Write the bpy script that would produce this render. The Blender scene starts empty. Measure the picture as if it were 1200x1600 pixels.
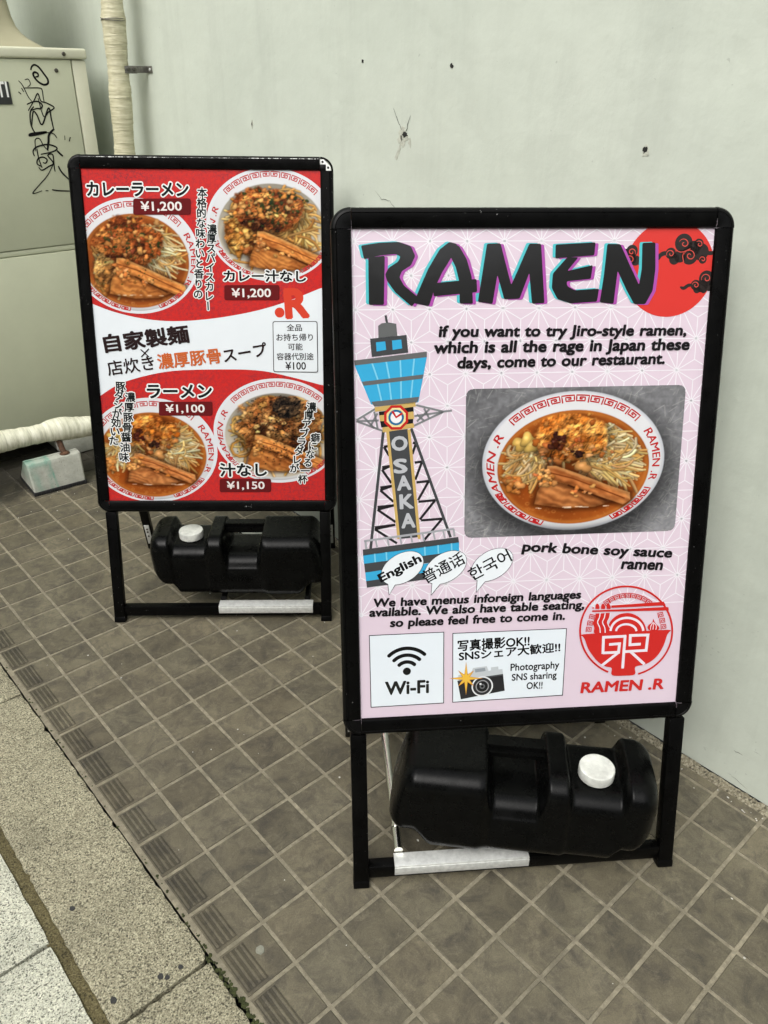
import bpy, bmesh, math, random
import numpy as np
from mathutils import Vector, Matrix

R = math.radians
random.seed(7)
SC = bpy.context.scene
COL = SC.collection

# ------------------------------------------------------------------ camera
# X runs from the kerb to the white wall, Y runs along the wall (away), Z is up; the tile tops are at Z = 0
cam_d = bpy.data.cameras.new('camera')
cam = bpy.data.objects.new('camera', cam_d)
COL.objects.link(cam)
cam.matrix_world = Matrix(((0.7459, 0.3151, -0.5868, -0.3443),
                           (-0.6660, 0.3683, -0.6487, -2.1060),
                           (0.0118, 0.8747, 0.4846, 1.3554),
                           (0, 0, 0, 1)))
cam_d.sensor_fit = 'VERTICAL'
cam_d.sensor_height = 24.0
cam_d.lens = 24.0 * 1231.5 / 1600.0
cam_d.clip_start = 0.02
cam_d.clip_end = 500
SC.camera = cam

# ------------------------------------------------------------------ sky and sun (bright overcast)
SUN_EL, SUN_AZ = 48.0, -110.0          # azimuth measured from +Y towards +X: the light comes from the street
world = bpy.data.worlds.new('World')
SC.world = world
world.use_nodes = True
wn, wl = world.node_tree.nodes, world.node_tree.links
bg = wn['Background']
sky = wn.new('ShaderNodeTexSky')
sky.sky_type = 'NISHITA'
sky.sun_disc = False
sky.sun_elevation = R(SUN_EL)
sky.sun_rotation = R(SUN_AZ)
sky.air_density = 1.0
sky.dust_density = 4.0
sky.ozone_density = 1.0
hs = wn.new('ShaderNodeHueSaturation')
hs.inputs['Saturation'].default_value = 0.22
wl.new(sky.outputs['Color'], hs.inputs['Color'])
wl.new(hs.outputs['Color'], bg.inputs['Color'])
bg.inputs['Strength'].default_value = 0.15

sun_d = bpy.data.lights.new('sun', 'SUN')
sun_d.energy = 0.6
sun_d.angle = R(46)
sun_d.color = (1.0, 0.975, 0.91)
sun = bpy.data.objects.new('sun', sun_d)
COL.objects.link(sun)
sd = Vector((math.sin(R(SUN_AZ)) * math.cos(R(SUN_EL)), math.cos(R(SUN_AZ)) * math.cos(R(SUN_EL)), math.sin(R(SUN_EL))))
sun.rotation_euler = sd.to_track_quat('Z', 'Y').to_euler()
sun.location = (0, 0, 6)

vs = SC.view_settings
vs.view_transform = 'Standard'
vs.look = 'None'
vs.exposure = 1.06
vs.gamma = 1.0
SC.render.engine = 'CYCLES'


# ------------------------------------------------------------------ helpers
def lin(c):
    c = np.asarray(c, float) / 255.0
    return np.where(c <= 0.04045, c / 12.92, ((c + 0.055) / 1.055) ** 2.4)


def L4(r, g, b):
    return tuple(lin((r, g, b))) + (1.0,)


def tag(o, label=None, cat=None, group=None, kind=None):
    if label: o['label'] = label
    if cat: o['category'] = cat
    if group: o['group'] = group
    if kind: o['kind'] = kind
    return o


def empty(name, loc=(0, 0, 0), rz=0.0):
    o = bpy.data.objects.new(name, None)
    o.location = loc
    o.rotation_euler = (0, 0, rz)
    o.empty_display_size = 0.1
    COL.objects.link(o)
    return o


def link(name, me, mats, parent=None, smooth=None):
    o = bpy.data.objects.new(name, me)
    COL.objects.link(o)
    for m in (mats if isinstance(mats, (list, tuple)) else [mats]):
        me.materials.append(m)
    if parent: o.parent = parent
    if smooth is not None:
        me.polygons.foreach_set('use_smooth', [True] * len(me.polygons))
        me.set_sharp_from_angle(angle=R(smooth))
    return o


def finish(name, bm, mats, parent=None, smooth=40):
    bmesh.ops.recalc_face_normals(bm, faces=bm.faces[:])
    me = bpy.data.meshes.new(name)
    bm.to_mesh(me)
    bm.free()
    return link(name, me, mats, parent, smooth)


def box(bm, c, s, r=0.0, M=None, seg=2, mat=0):
    """bevelled box: centre, full size, bevel radius, placed by M"""
    b2 = bmesh.new()
    bmesh.ops.create_cube(b2, size=1.0)
    for v in b2.verts:
        v.co = Vector((v.co.x * s[0], v.co.y * s[1], v.co.z * s[2]))
    if r > 0:
        bmesh.ops.bevel(b2, geom=b2.edges[:], offset=r, segments=seg, profile=0.5, affect='EDGES')
    T = Matrix.Translation(Vector(c))
    merge(bm, b2, (M @ T) if M else T, mat)


def merge(bm, b2, M, mat=0):
    mp = {}
    for v in b2.verts:
        mp[v] = bm.verts.new(M @ v.co)
    for f in b2.faces:
        try:
            nf = bm.faces.new([mp[v] for v in f.verts])
            nf.material_index = mat
        except ValueError:
            pass
    b2.free()


def tube(bm, pts, rad, n=16, cap=True, wob=0.0, mat=0):
    """swept tube along points with a radius or radii"""
    pts = [Vector(p) for p in pts]
    rads = rad if isinstance(rad, (list, tuple)) else [rad] * len(pts)
    rings = []
    up = None
    for i, p in enumerate(pts):
        t = (pts[min(i + 1, len(pts) - 1)] - pts[max(i - 1, 0)]).normalized()
        if up is None:
            up = t.orthogonal().normalized()
        up = (up - t * up.dot(t)).normalized()
        sd_ = t.cross(up)
        ring = []
        for k in range(n):
            a = 2 * math.pi * k / n
            rr = rads[i] * (1 + wob * (random.random() - 0.5))
            ring.append(bm.verts.new(p + (up * math.cos(a) + sd_ * math.sin(a)) * rr))
        rings.append(ring)
    for i in range(len(rings) - 1):
        for k in range(n):
            f = bm.faces.new([rings[i][k], rings[i][(k + 1) % n], rings[i + 1][(k + 1) % n], rings[i + 1][k]])
            f.material_index = mat
    if cap:
        bm.faces.new(rings[0][::-1]).material_index = mat
        bm.faces.new(rings[-1]).material_index = mat


def cyl(bm, c, axis, r, h, n=24, bev=0.0, mat=0):
    """capped cylinder from c along axis"""
    axis = Vector(axis).normalized()
    c = Vector(c)
    if bev > 0:
        ps = [c, c + axis * (h - bev), c + axis * (h - bev * 0.3), c + axis * h]
        tube(bm, ps, [r, r, r - bev * 0.35, r - bev], n, True, 0, mat)
    else:
        tube(bm, [c, c + axis * h], r, n, True, 0, mat)


# ------------------------------------------------------------------ materials
def newmat(name):
    m = bpy.data.materials.new(name)
    m.use_nodes = True
    nt = m.node_tree
    return m, nt, nt.nodes['Principled BSDF'], nt.nodes, nt.links


def ramp(nt, fac, stops):
    n = nt.nodes.new('ShaderNodeValToRGB')
    while len(n.color_ramp.elements) < len(stops):
        n.color_ramp.elements.new(0.5)
    for e, (p, c) in zip(n.color_ramp.elements, stops):
        e.position = p
        e.color = c
    nt.links.new(fac, n.inputs['Fac'])
    return n.outputs['Color']


def noise(nt, scale, detail=4, rough=0.6, vec=None, dist=0.0):
    n = nt.nodes.new('ShaderNodeTexNoise')
    n.inputs['Scale'].default_value = scale
    n.inputs['Detail'].default_value = detail
    n.inputs['Roughness'].default_value = rough
    n.inputs['Distortion'].default_value = dist
    if vec: nt.links.new(vec, n.inputs['Vector'])
    return n.outputs['Fac']


def coords(nt, scale=(1, 1, 1), rot=(0, 0, 0), kind='Object'):
    tc = nt.nodes.new('ShaderNodeTexCoord')
    mp = nt.nodes.new('ShaderNodeMapping')
    mp.inputs['Scale'].default_value = scale
    mp.inputs['Rotation'].default_value = rot
    nt.links.new(tc.outputs[kind], mp.inputs['Vector'])
    return mp.outputs['Vector']


def mix(nt, a, b, fac, mode='MIX'):
    n = nt.nodes.new('ShaderNodeMix')
    n.data_type = 'RGBA'
    n.blend_type = mode
    for i, v in ((6, a), (7, b), (0, fac)):
        if hasattr(v, 'links') or hasattr(v, 'is_linked'):
            nt.links.new(v, n.inputs[i])
        else:
            n.inputs[i].default_value = v
    return n.outputs[2]


def bump(nt, h, strength, dist, bsdf, prev=None):
    n = nt.nodes.new('ShaderNodeBump')
    n.inputs['Strength'].default_value = strength
    n.inputs['Distance'].default_value = dist
    nt.links.new(h, n.inputs['Height'])
    if prev: nt.links.new(prev, n.inputs['Normal'])
    nt.links.new(n.outputs['Normal'], bsdf.inputs['Normal'])
    return n.outputs['Normal']


BW = lambda v: (v, v, v, 1)


def mat_plain(name, c, rough=0.5, metal=0.0, var=0.12, scale=30, bmp=0.0, spec=0.5, bscale=None):
    """one colour with a slight procedural unevenness"""
    m, nt, b, N, Lk = newmat(name)
    v = coords(nt)
    col = ramp(nt, noise(nt, scale, 5, 0.65, v), [(0.3, tuple(x * (1 - var) for x in c[:3]) + (1,)), (0.7, tuple(min(1, x * (1 + var)) for x in c[:3]) + (1,))])
    Lk.new(col, b.inputs['Base Color'])
    b.inputs['Roughness'].default_value = rough
    b.inputs['Metallic'].default_value = metal
    b.inputs['Specular IOR Level'].default_value = spec
    if bmp: bump(nt, noise(nt, bscale or scale * 4, 4, 0.6, v), bmp, 0.002, b)
    return m


def mat_scratched_black(name, c, rough, amount=0.68, chip=(0.28, 0.28, 0.27, 1), spec=0.07):
    """black paint with sparse pale chips and dust"""
    m, nt, b, N, Lk = newmat(name)
    v = coords(nt)
    chips = ramp(nt, noise(nt, 190, 3, 0.7, v), [(amount, BW(0)), (amount + 0.03, BW(1))])
    big = ramp(nt, noise(nt, 9, 3, 0.6, v), [(0.5, BW(0)), (0.62, BW(1))])
    dust = ramp(nt, noise(nt, 22, 6, 0.7, v), [(0.35, c), (0.8, tuple(x * 1.7 + 0.0010 for x in c[:3]) + (1,))])
    col = mix(nt, dust, chip, mix(nt, BW(0), chips, big))
    Lk.new(col, b.inputs['Base Color'])
    rr = ramp(nt, noise(nt, 35, 5, 0.7, v), [(0.3, BW(rough - 0.08)), (0.7, BW(rough + 0.12))])
    Lk.new(rr, b.inputs['Roughness'])
    b.inputs['Specular IOR Level'].default_value = spec
    return m


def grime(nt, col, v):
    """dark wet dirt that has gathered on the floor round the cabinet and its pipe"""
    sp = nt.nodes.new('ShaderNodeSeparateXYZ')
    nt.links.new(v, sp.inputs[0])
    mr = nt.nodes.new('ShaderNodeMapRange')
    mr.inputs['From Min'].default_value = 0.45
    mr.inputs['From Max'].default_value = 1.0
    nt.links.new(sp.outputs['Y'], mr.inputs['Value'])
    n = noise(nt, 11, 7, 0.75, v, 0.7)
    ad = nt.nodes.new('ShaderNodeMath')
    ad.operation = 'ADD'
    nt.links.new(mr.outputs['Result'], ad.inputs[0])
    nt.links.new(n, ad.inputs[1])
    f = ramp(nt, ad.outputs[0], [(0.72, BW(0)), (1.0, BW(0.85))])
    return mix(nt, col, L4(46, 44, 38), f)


def mat_tile():
    m, nt, b, N, Lk = newmat('brown_floor_tile')
    v = coords(nt)
    at = N.new('ShaderNodeAttribute')
    at.attribute_name = 'tint'
    base = ramp(nt, noise(nt, 7, 8, 0.72, v), [(0.28, L4(78, 73, 60)), (0.5, L4(98, 92, 75)), (0.75, L4(113, 107, 88))])
    blot = ramp(nt, noise(nt, 19, 7, 0.78, v, 0.8), [(0.44, BW(0)), (0.66, BW(0.9))])
    col = mix(nt, base, L4(68, 64, 56), blot)
    pale = ramp(nt, noise(nt, 31, 7, 0.8, coords(nt, (1, 1, 1), (0, 0, 1.0)), 0.5), [(0.52, BW(0)), (0.75, BW(0.6))])
    col = mix(nt, col, L4(132, 124, 103), pale)
    sp = ramp(nt, noise(nt, 420, 3, 0.8, v), [(0.35, BW(0.82)), (0.65, BW(1.12))])
    col = mix(nt, col, sp, 1.0, 'MULTIPLY')
    col = mix(nt, col, at.outputs['Color'], 1.0, 'MULTIPLY')
    dust = ramp(nt, noise(nt, 60, 6, 0.8, v), [(0.6, BW(0)), (0.85, BW(0.35))])
    col = mix(nt, col, L4(140, 132, 112), dust)
    col = grime(nt, col, v)
    Lk.new(col, b.inputs['Base Color'])
    rg = ramp(nt, noise(nt, 30, 6, 0.7, v), [(0.3, BW(0.52)), (0.7, BW(0.75))])
    Lk.new(rg, b.inputs['Roughness'])
    b.inputs['Specular IOR Level'].default_value = 0.35
    bump(nt, noise(nt, 260, 5, 0.7, v), 0.25, 0.001, b)
    return m


def mat_grout():
    m, nt, b, N, Lk = newmat('pale_cement_grout')
    v = coords(nt)
    col = ramp(nt, noise(nt, 45, 8, 0.8, v), [(0.25, L4(88, 83, 69)), (0.5, L4(130, 123, 104)), (0.75, L4(164, 156, 133))])
    dirt = ramp(nt, noise(nt, 5, 5, 0.7, v), [(0.45, BW(0)), (0.75, BW(0.65))])
    col = mix(nt, col, L4(84, 80, 68), dirt)
    col = grime(nt, col, v)
    Lk.new(col, b.inputs['Base Color'])
    b.inputs['Roughness'].default_value = 0.95
    bump(nt, noise(nt, 500, 4, 0.8, v), 0.5, 0.002, b)
    return m


def mat_granite(name, lo, mid, hi, dark, scale=1.0, stain=None):
    m, nt, b, N, Lk = newmat(name)
    v = coords(nt)
    col = ramp(nt, noise(nt, 240 * scale, 4, 0.75, v), [(0.34, lo), (0.5, mid), (0.66, hi)])
    vo = N.new('ShaderNodeTexVoronoi')
    vo.inputs['Scale'].default_value = 300 * scale
    vo.inputs['Randomness'].default_value = 1
    Lk.new(v, vo.inputs['Vector'])
    cellv = N.new('ShaderNodeSeparateColor')
    Lk.new(vo.outputs['Color'], cellv.inputs['Color'])
    col = mix(nt, col, dark, ramp(nt, cellv.outputs['Red'], [(0.80, BW(0)), (0.86, BW(0.75))]))
    col = mix(nt, col, hi, ramp(nt, cellv.outputs['Green'], [(0.85, BW(0)), (0.9, BW(0.7))]))
    big = ramp(nt, noise(nt, 7, 8, 0.8, v, 0.5), [(0.3, BW(0.62)), (0.5, BW(0.98)), (0.72, BW(1.14))])
    col = mix(nt, col, big, 1.0, 'MULTIPLY')
    if stain:
        st = ramp(nt, noise(nt, 17, 7, 0.8, v, 0.8), [(0.55, BW(0)), (0.72, BW(0.75))])
        col = mix(nt, col, stain, st)
    Lk.new(col, b.inputs['Base Color'])
    b.inputs['Roughness'].default_value = 0.9
    b.inputs['Specular IOR Level'].default_value = 0.2
    bump(nt, noise(nt, 170 * scale, 6, 0.8, v), 0.75, 0.004, b)
    return m


def mat_wall():
    m, nt, b, N, Lk = newmat('off_white_painted_plaster')
    v = coords(nt)
    col = ramp(nt, noise(nt, 1.6, 6, 0.6, v), [(0.3, (0.480, 0.522, 0.447, 1)), (0.7, (0.536, 0.574, 0.494, 1))])
    # soft vertical streaks of rain dirt
    vv = coords(nt, (5, 5, 0.5))
    st = ramp(nt, noise(nt, 1.5, 5, 0.7, vv), [(0.5, BW(1.0)), (0.8, BW(0.88))])
    col = mix(nt, col, st, 1.0, 'MULTIPLY')
    blo = ramp(nt, noise(nt, 4.5, 7, 0.72, v, 0.6), [(0.35, BW(0.955)), (0.65, BW(1.02))])
    col = mix(nt, col, blo, 1.0, 'MULTIPLY')
    sp_ = ramp(nt, noise(nt, 85, 2, 0.5, v), [(0.735, BW(1.0)), (0.765, BW(0.80))])
    col = mix(nt, col, sp_, 1.0, 'MULTIPLY')
    # scuffs: short thin dark strokes, in patches
    sv = coords(nt, (30, 55, 140), (R(35), 0, 0))
    sc = ramp(nt, noise(nt, 1.0, 2, 0.5, sv), [(0.69, BW(0)), (0.74, BW(0.55))])
    sv2 = coords(nt, (30, 150, 50), (R(-20), 0, 0))
    sc2 = ramp(nt, noise(nt, 1.0, 2, 0.5, sv2), [(0.71, BW(0)), (0.76, BW(0.5))])
    tc = N.new('ShaderNodeTexCoord')
    sp = N.new('ShaderNodeSeparateXYZ')
    Lk.new(tc.outputs['Object'], sp.inputs[0])
    low = N.new('ShaderNodeMapRange')
    low.inputs['From Min'].default_value = 0.75
    low.inputs['From Max'].default_value = 0.1
    Lk.new(sp.outputs['Z'], low.inputs['Value'])
    patch = ramp(nt, noise(nt, 6, 4, 0.6, v), [(0.45, BW(0)), (0.6, BW(1))])
    where = mix(nt, BW(0), patch, low.outputs['Result'])
    col = mix(nt, col, (0.16, 0.17, 0.155, 1), mix(nt, BW(0), sc, where))
    col = mix(nt, col, (0.16, 0.17, 0.155, 1), mix(nt, BW(0), sc2, where))
    Lk.new(col, b.inputs['Base Color'])
    b.inputs['Roughness'].default_value = 0.62
    b.inputs['Specular IOR Level'].default_value = 0.3
    n1 = bump(nt, noise(nt, 9, 5, 0.55, v), 0.22, 0.02, b)
    bump(nt, noise(nt, 320, 3, 0.6, v), 0.1, 0.001, b, n1)
    return m


def mat_wrap(name, lo, hi, along):
    """vinyl tape wound round a pipe: wrinkles across the length"""
    m, nt, b, N, Lk = newmat(name)
    v = coords(nt, along)
    f = noise(nt, 1.0, 5, 0.65, v, 0.25)
    col = ramp(nt, f, [(0.32, tuple(x * 0.72 for x in lo[:3]) + (1,)), (0.45, lo), (0.65, hi)])
    v2 = coords(nt)
    col = mix(nt, col, tuple(x * 0.55 for x in lo[:3]) + (1,), ramp(nt, noise(nt, 14, 6, 0.8, v2), [(0.58, BW(0)), (0.8, BW(0.5))]))
    Lk.new(col, b.inputs['Base Color'])
    b.inputs['Roughness'].default_value = 0.5
    bump(nt, f, 0.6, 0.006, b)
    return m


def mat_concrete():
    m, nt, b, N, Lk = newmat('pale_cast_concrete')
    v = coords(nt)
    col = ramp(nt, noise(nt, 30, 8, 0.75, v), [(0.3, L4(150, 151, 140)), (0.7, L4(186, 187, 175))])
    vo = N.new('ShaderNodeTexVoronoi')
    vo.inputs['Scale'].default_value = 110
    Lk.new(v, vo.inputs['Vector'])
    pit = ramp(nt, vo.outputs['Distance'], [(0.10, BW(1)), (0.16, BW(0))])
    sel = ramp(nt, noise(nt, 60, 2, 0.5, v), [(0.52, BW(0)), (0.58, BW(1))])
    pit = mix(nt, BW(0), pit, sel)
    col = mix(nt, col, L4(80, 78, 70), pit)
    at = N.new('ShaderNodeAttribute')
    at.attribute_name = 'stain'
    n2 = ramp(nt, noise(nt, 22, 7, 0.8, v, 1.0), [(0.3, BW(0.1)), (0.62, BW(1))])
    col = mix(nt, col, L4(84, 152, 132), mix(nt, BW(0), n2, at.outputs['Color']))
    Lk.new(col, b.inputs['Base Color'])
    b.inputs['Roughness'].default_value = 0.9
    bump(nt, noise(nt, 200, 5, 0.7, v), 0.35, 0.002, b)
    return m


def mat_ink():
    """printed paper: the colour is the printing ink itself, stored on the mesh"""
    m, nt, b, N, Lk = newmat('printed_poster_paper')
    at = N.new('ShaderNodeAttribute')
    at.attribute_name = 'ink'
    v = coords(nt)
    fl = ramp(nt, noise(nt, 14, 4, 0.6, v), [(0.3, BW(0.745)), (0.7, BW(0.765))])   # paper white
    Lk.new(mix(nt, at.outputs['Color'], fl, 1.0, 'MULTIPLY'), b.inputs['Base Color'])
    b.inputs['Roughness'].default_value = 0.13
    b.inputs['Specular IOR Level'].default_value = 0.34
    n1 = bump(nt, noise(nt, 7, 3, 0.5, v), 0.06, 0.01, b)
    return m


def mat_redink():
    m, nt, b, N, Lk = newmat('mottled_red_print')
    v = coords(nt)
    big = ramp(nt, noise(nt, 7, 5, 0.7, v), [(0.35, BW(0)), (0.65, BW(1))])
    fine = ramp(nt, noise(nt, 130, 6, 0.85, v, 0.4), [(0.46, BW(0)), (0.58, BW(1))])
    col = mix(nt, L4(214, 50, 46), L4(134, 52, 60), mix(nt, BW(0), fine, mix(nt, BW(0.35), BW(1), big)))
    col = mix(nt, col, L4(212, 42, 36), ramp(nt, noise(nt, 4, 3, 0.5, v), [(0.48, BW(0)), (0.7, BW(0.6))]))
    col = mix(nt, col, BW(0.72), 1.0, 'MULTIPLY')
    Lk.new(col, b.inputs['Base Color'])
    b.inputs['Roughness'].default_value = 0.22
    b.inputs['Specular IOR Level'].default_value = 0.22
    return m


M_TILE, M_GROUT, M_WALL, M_CONC, M_INK, M_RED = mat_tile(), mat_grout(), mat_wall(), mat_concrete(), mat_ink(), mat_redink()
M_KERB = mat_granite('weathered_beige_granite', L4(92, 88, 72), L4(148, 143, 119), L4(200, 194, 166), L4(60, 57, 48), 1.35, L4(96, 91, 74))
M_SLAB = mat_granite('pale_speckled_granite', L4(128, 128, 112), L4(200, 200, 180), L4(232, 231, 212), L4(44, 45, 40), 1.5)
M_MORTAR = mat_granite('olive_stained_mortar', L4(72, 66, 44), L4(96, 88, 60), L4(122, 114, 84), L4(52, 48, 34), 1.4)
M_FILLET = mat_granite('crumbling_wall_mortar', L4(92, 86, 70), L4(126, 120, 101), L4(160, 154, 134), L4(66, 62, 52), 0.8, L4(80, 74, 60))
M_ASPH = mat_plain('grey_asphalt', (0.05, 0.05, 0.048, 1), 0.9, 0, 0.3, 60, 0.5)
M_FRAME = mat_scratched_black('scuffed_black_aluminium', (0.0014, 0.0014, 0.0013, 1), 0.30, 0.70)
M_FRAME2 = mat_scratched_black('worn_black_aluminium', (0.0014, 0.0014, 0.0013, 1), 0.32, 0.68)
M_CORNER = mat_plain('black_corner_plastic', (0.002, 0.002, 0.002, 1), 0.36, 0, 0.2, 60, 0, 0.12)
M_TANK = mat_scratched_black('black_moulded_polyethylene', (0.0014, 0.0015, 0.0014, 1), 0.27, 0.74, (0.06, 0.06, 0.057, 1), 0.11)
M_CAP = mat_plain('white_cap_plastic', (0.60, 0.61, 0.56, 1), 0.5, 0, 0.22, 55, 0.15)
M_ALU = mat_plain('scratched_bare_aluminium', (0.62, 0.63, 0.60, 1), 0.42, 0.35, 0.16, 90, 0.15)
M_CHROME = mat_plain('chromed_tube', (0.72, 0.71, 0.66, 1), 0.22, 1.0, 0.1, 40)
M_BACK = mat_plain('grey_backing_board', (0.25, 0.25, 0.24, 1), 0.7)
M_AC = mat_plain('greyed_beige_enamel', L4(184, 187, 163), 0.5, 0, 0.05, 5, 0.05, 0.4, 30)
M_AC2 = mat_plain('paler_beige_enamel', L4(196, 196, 174), 0.5, 0, 0.05, 8, 0.05, 0.4, 30)
M_HOOD = mat_plain('olive_beige_enamel', L4(152, 148, 122), 0.45, 0, 0.06, 6, 0.05, 0.4, 30)
M_DARK = mat_plain('dark_gap', (0.012, 0.012, 0.01, 1), 0.9)
M_MARK = mat_plain('black_marker_ink', (0.006, 0.006, 0.006, 1), 0.6, 0, 0.1, 30, 0, 0.15)
M_PLATE = mat_plain('charcoal_badge', (0.022, 0.024, 0.027, 1), 0.35)
M_WHITE = mat_plain('white_lettering', (0.75, 0.76, 0.74, 1), 0.5)
M_STEEL = mat_plain('dull_zinc_steel', (0.16, 0.155, 0.135, 1), 0.5, 0.6, 0.35, 120, 0.2)
M_SCREW = mat_plain('dark_screw_steel', (0.10, 0.095, 0.08, 1), 0.45, 0.8, 0.3, 200)
M_RUST = mat_plain('rusty_steel', (0.085, 0.040, 0.020, 1), 0.8, 0.2, 0.6, 90, 0.6)
M_RUBBER = mat_plain('black_rubber', (0.012, 0.012, 0.012, 1), 0.75, 0, 0.3, 120, 0.5)
M_WRAP1 = mat_wrap('beige_pipe_tape', L4(186, 181, 150), L4(208, 204, 176), (14, 14, 150))
M_WRAP2 = mat_wrap('pale_pipe_tape', L4(206, 205, 182), L4(232, 231, 212), (120, 14, 14))
M_MOSS = mat_plain('dark_green_moss', (0.035, 0.042, 0.010, 1), 0.95, 0, 0.6, 120, 0.8)
M_BITS = mat_plain('pale_grit', (0.5, 0.49, 0.44, 1), 0.9, 0, 0.4, 50)
M_SCAR = mat_plain('bare_plaster_scar', L4(176, 178, 164), 0.9, 0, 0.2, 90, 0.6)


# ------------------------------------------------------------------ the ground
def tile_floor():
    V, F, T = [], [], []
    g = 0.0040        # half a joint
    rnd = random.Random(3)

    def tile(x0, x1, y0, y1, tint, ribs=False):
        e = 0.0011
        j = lambda: rnd.uniform(-0.0004, 0.0004)
        x0, x1, y0, y1 = x0 + j(), x1 + j(), y0 + j(), y1 + j()
        i = len(V)
        dz = [rnd.uniform(-0.0004, 0.0003) for _ in range(4)]
        P = [(x0, y0), (x1, y0), (x1, y1), (x0, y1)]
        Q = [(x0 + e, y0 + e), (x1 - e, y0 + e), (x1 - e, y1 - e), (x0 + e, y1 - e)]
        for (x, y) in P: V.append((x, y, -0.006))
        for (x, y), d in zip(P, dz): V.append((x, y, -0.0009 + d))
        for (x, y), d in zip(Q, dz): V.append((x, y, d))
        for k in range(4):
            n = (k + 1) % 4
            F.append((i + k, i + n, i + 4 + n, i + 4 + k))
            F.append((i + 4 + k, i + 4 + n, i + 8 + n, i + 8 + k))
        F.append((i + 8, i + 9, i + 10, i + 11))
        T.extend([tint] * 12)

    def rib(x, y0, y1, tint):
        """one raised rounded bar of the anti slip nosing"""
        n, w, h = 6, 0.0032, 0.0029
        i = len(V)
        ys = [y0, y0 + 0.002, y1 - 0.002, y1]
        for q, y in enumerate(ys):
            k_ = 0.35 if q in (0, 3) else 1.0
            for k in range(n + 1):
                a = math.pi * k / n
                V.append((x - w * math.cos(a) * (0.6 if q in (0, 3) else 1), y, -0.0002 + h * math.sin(a) * k_))
                T.append(tint)
        for q in range(3):
            for k in range(n):
                p = i + q * (n + 1) + k
                F.append((p, p + 1, p + n + 2, p + n + 1))

    for b in range(-24, 36):
        y0, y1 = -0.1 * b + g, -0.1 * (b - 1) - g
        for a in range(0, 11):
            x0, x1 = 0.1 * a + g, 0.1 * (a + 1) - g
            if a == 10: x1 = 1.027
            if a == 0: x0 = 0.006
            k = rnd.gauss(1.0, 0.085)
            w = rnd.gauss(0, 0.007)
            tint = (k * (1 + w), k, k * (1 - w), 1)
            tile(x0, x1, y0, y1, tint)
            if a == 0:
                i0 = len(V)
                V.extend([(0.0085, y0 + 0.005, 0.0009), (0.0505, y0 + 0.005, 0.0009), (0.0505, y1 - 0.005, 0.0009), (0.0085, y1 - 0.005, 0.0009)])
                F.append((i0, i0 + 1, i0 + 2, i0 + 3))
                T.extend([tuple(c * 0.55 for c in tint[:3]) + (1,)] * 4)      # darker base strip between the bars
                for q in range(4):
                    rib(0.0135 + 0.0108 * q, y0 + 0.006, y1 - 0.006, tuple(c * 0.9 for c in tint[:3]) + (1,))
    me = bpy.data.meshes.new('tiled_pavement')
    me.from_pydata(V, [], F)
    ca = me.color_attributes.new('tint', 'FLOAT_COLOR', 'POINT')
    ca.data.foreach_set('color', np.array(T, dtype=np.float32).ravel())
    o = link('tiled_pavement', me, M_TILE)
    tag(o, kind='structure')


tile_floor()


def sheet(name, x0, x1, y0, y1, z, m, nx=1, ny=1, amp=0.0, seed=0):
    rnd = random.Random(seed)
    bm = bmesh.new()
    vs_ = [[bm.verts.new((x0 + (x1 - x0) * i / nx, y0 + (y1 - y0) * j / ny, z + rnd.uniform(-amp, amp))) for j in range(ny + 1)] for i in range(nx + 1)]
    for i in range(nx):
        for j in range(ny):
            bm.faces.new([vs_[i][j], vs_[i + 1][j], vs_[i + 1][j + 1], vs_[i][j + 1]])
    return tag(finish(name, bm, m), kind='structure')


sheet('grout_bed', -0.006, 1.05, -3.6, 2.5, -0.0022, M_GROUT, 10, 300, 0.0004, 2)
sheet('ground', -150, 150, -150, 150, -0.09, M_ASPH)
sheet('mortar_joint', -0.212, -0.172, -3.7, 2.5, -0.008, M_MORTAR, 3, 200, 0.0012, 4)


def stone(name, x0, x1, y0, y1, ztop, depth, m, rough_edge=0.003, seed=0, step=0.02):
    """a kerb or paving stone with slightly ragged arrises"""
    rnd = random.Random(seed)
    bm = bmesh.new()
    nx, ny = max(3, int((x1 - x0) / step)), max(3, int((y1 - y0) / step))
    G = []
    for i in range(nx + 1):
        row = []
        for j in range(ny + 1):
            x, y = x0 + (x1 - x0) * i / nx, y0 + (y1 - y0) * j / ny
            ed = i in (0, nx) or j in (0, ny)
            z = ztop + rnd.uniform(-0.0006, 0.0006)
            if ed:
                z -= rnd.uniform(0.001, 0.001 + rough_edge)
                sx = 1 if i == 0 else (-1 if i == nx else 0)
                sy = 1 if j == 0 else (-1 if j == ny else 0)
                q = rnd.uniform(0, rough_edge)
                if rnd.random() < 0.05: q += rough_edge * 1.5
                x += sx * q
                y += sy * q
            row.append(bm.verts.new((x, y, z)))
        G.append(row)
    for i in range(nx):
        for j in range(ny):
            bm.faces.new([G[i][j], G[i + 1][j], G[i + 1][j + 1], G[i][j + 1]])
    loop = [G[i][0] for i in range(nx + 1)] + [G[nx][j] for j in range(1, ny + 1)] + [G[i][ny] for i in range(nx - 1, -1, -1)] + [G[0][j] for j in range(ny - 1, 0, -1)]
    low = [bm.verts.new((v.co.x, v.co.y, ztop - depth)) for v in loop]
    n = len(loop)
    for k in range(n):
        bm.faces.new([loop[k], loop[(k + 1) % n], low[(k + 1) % n], low[k]])
    return tag(finish(name, bm, m, None, 60), kind='structure')


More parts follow.
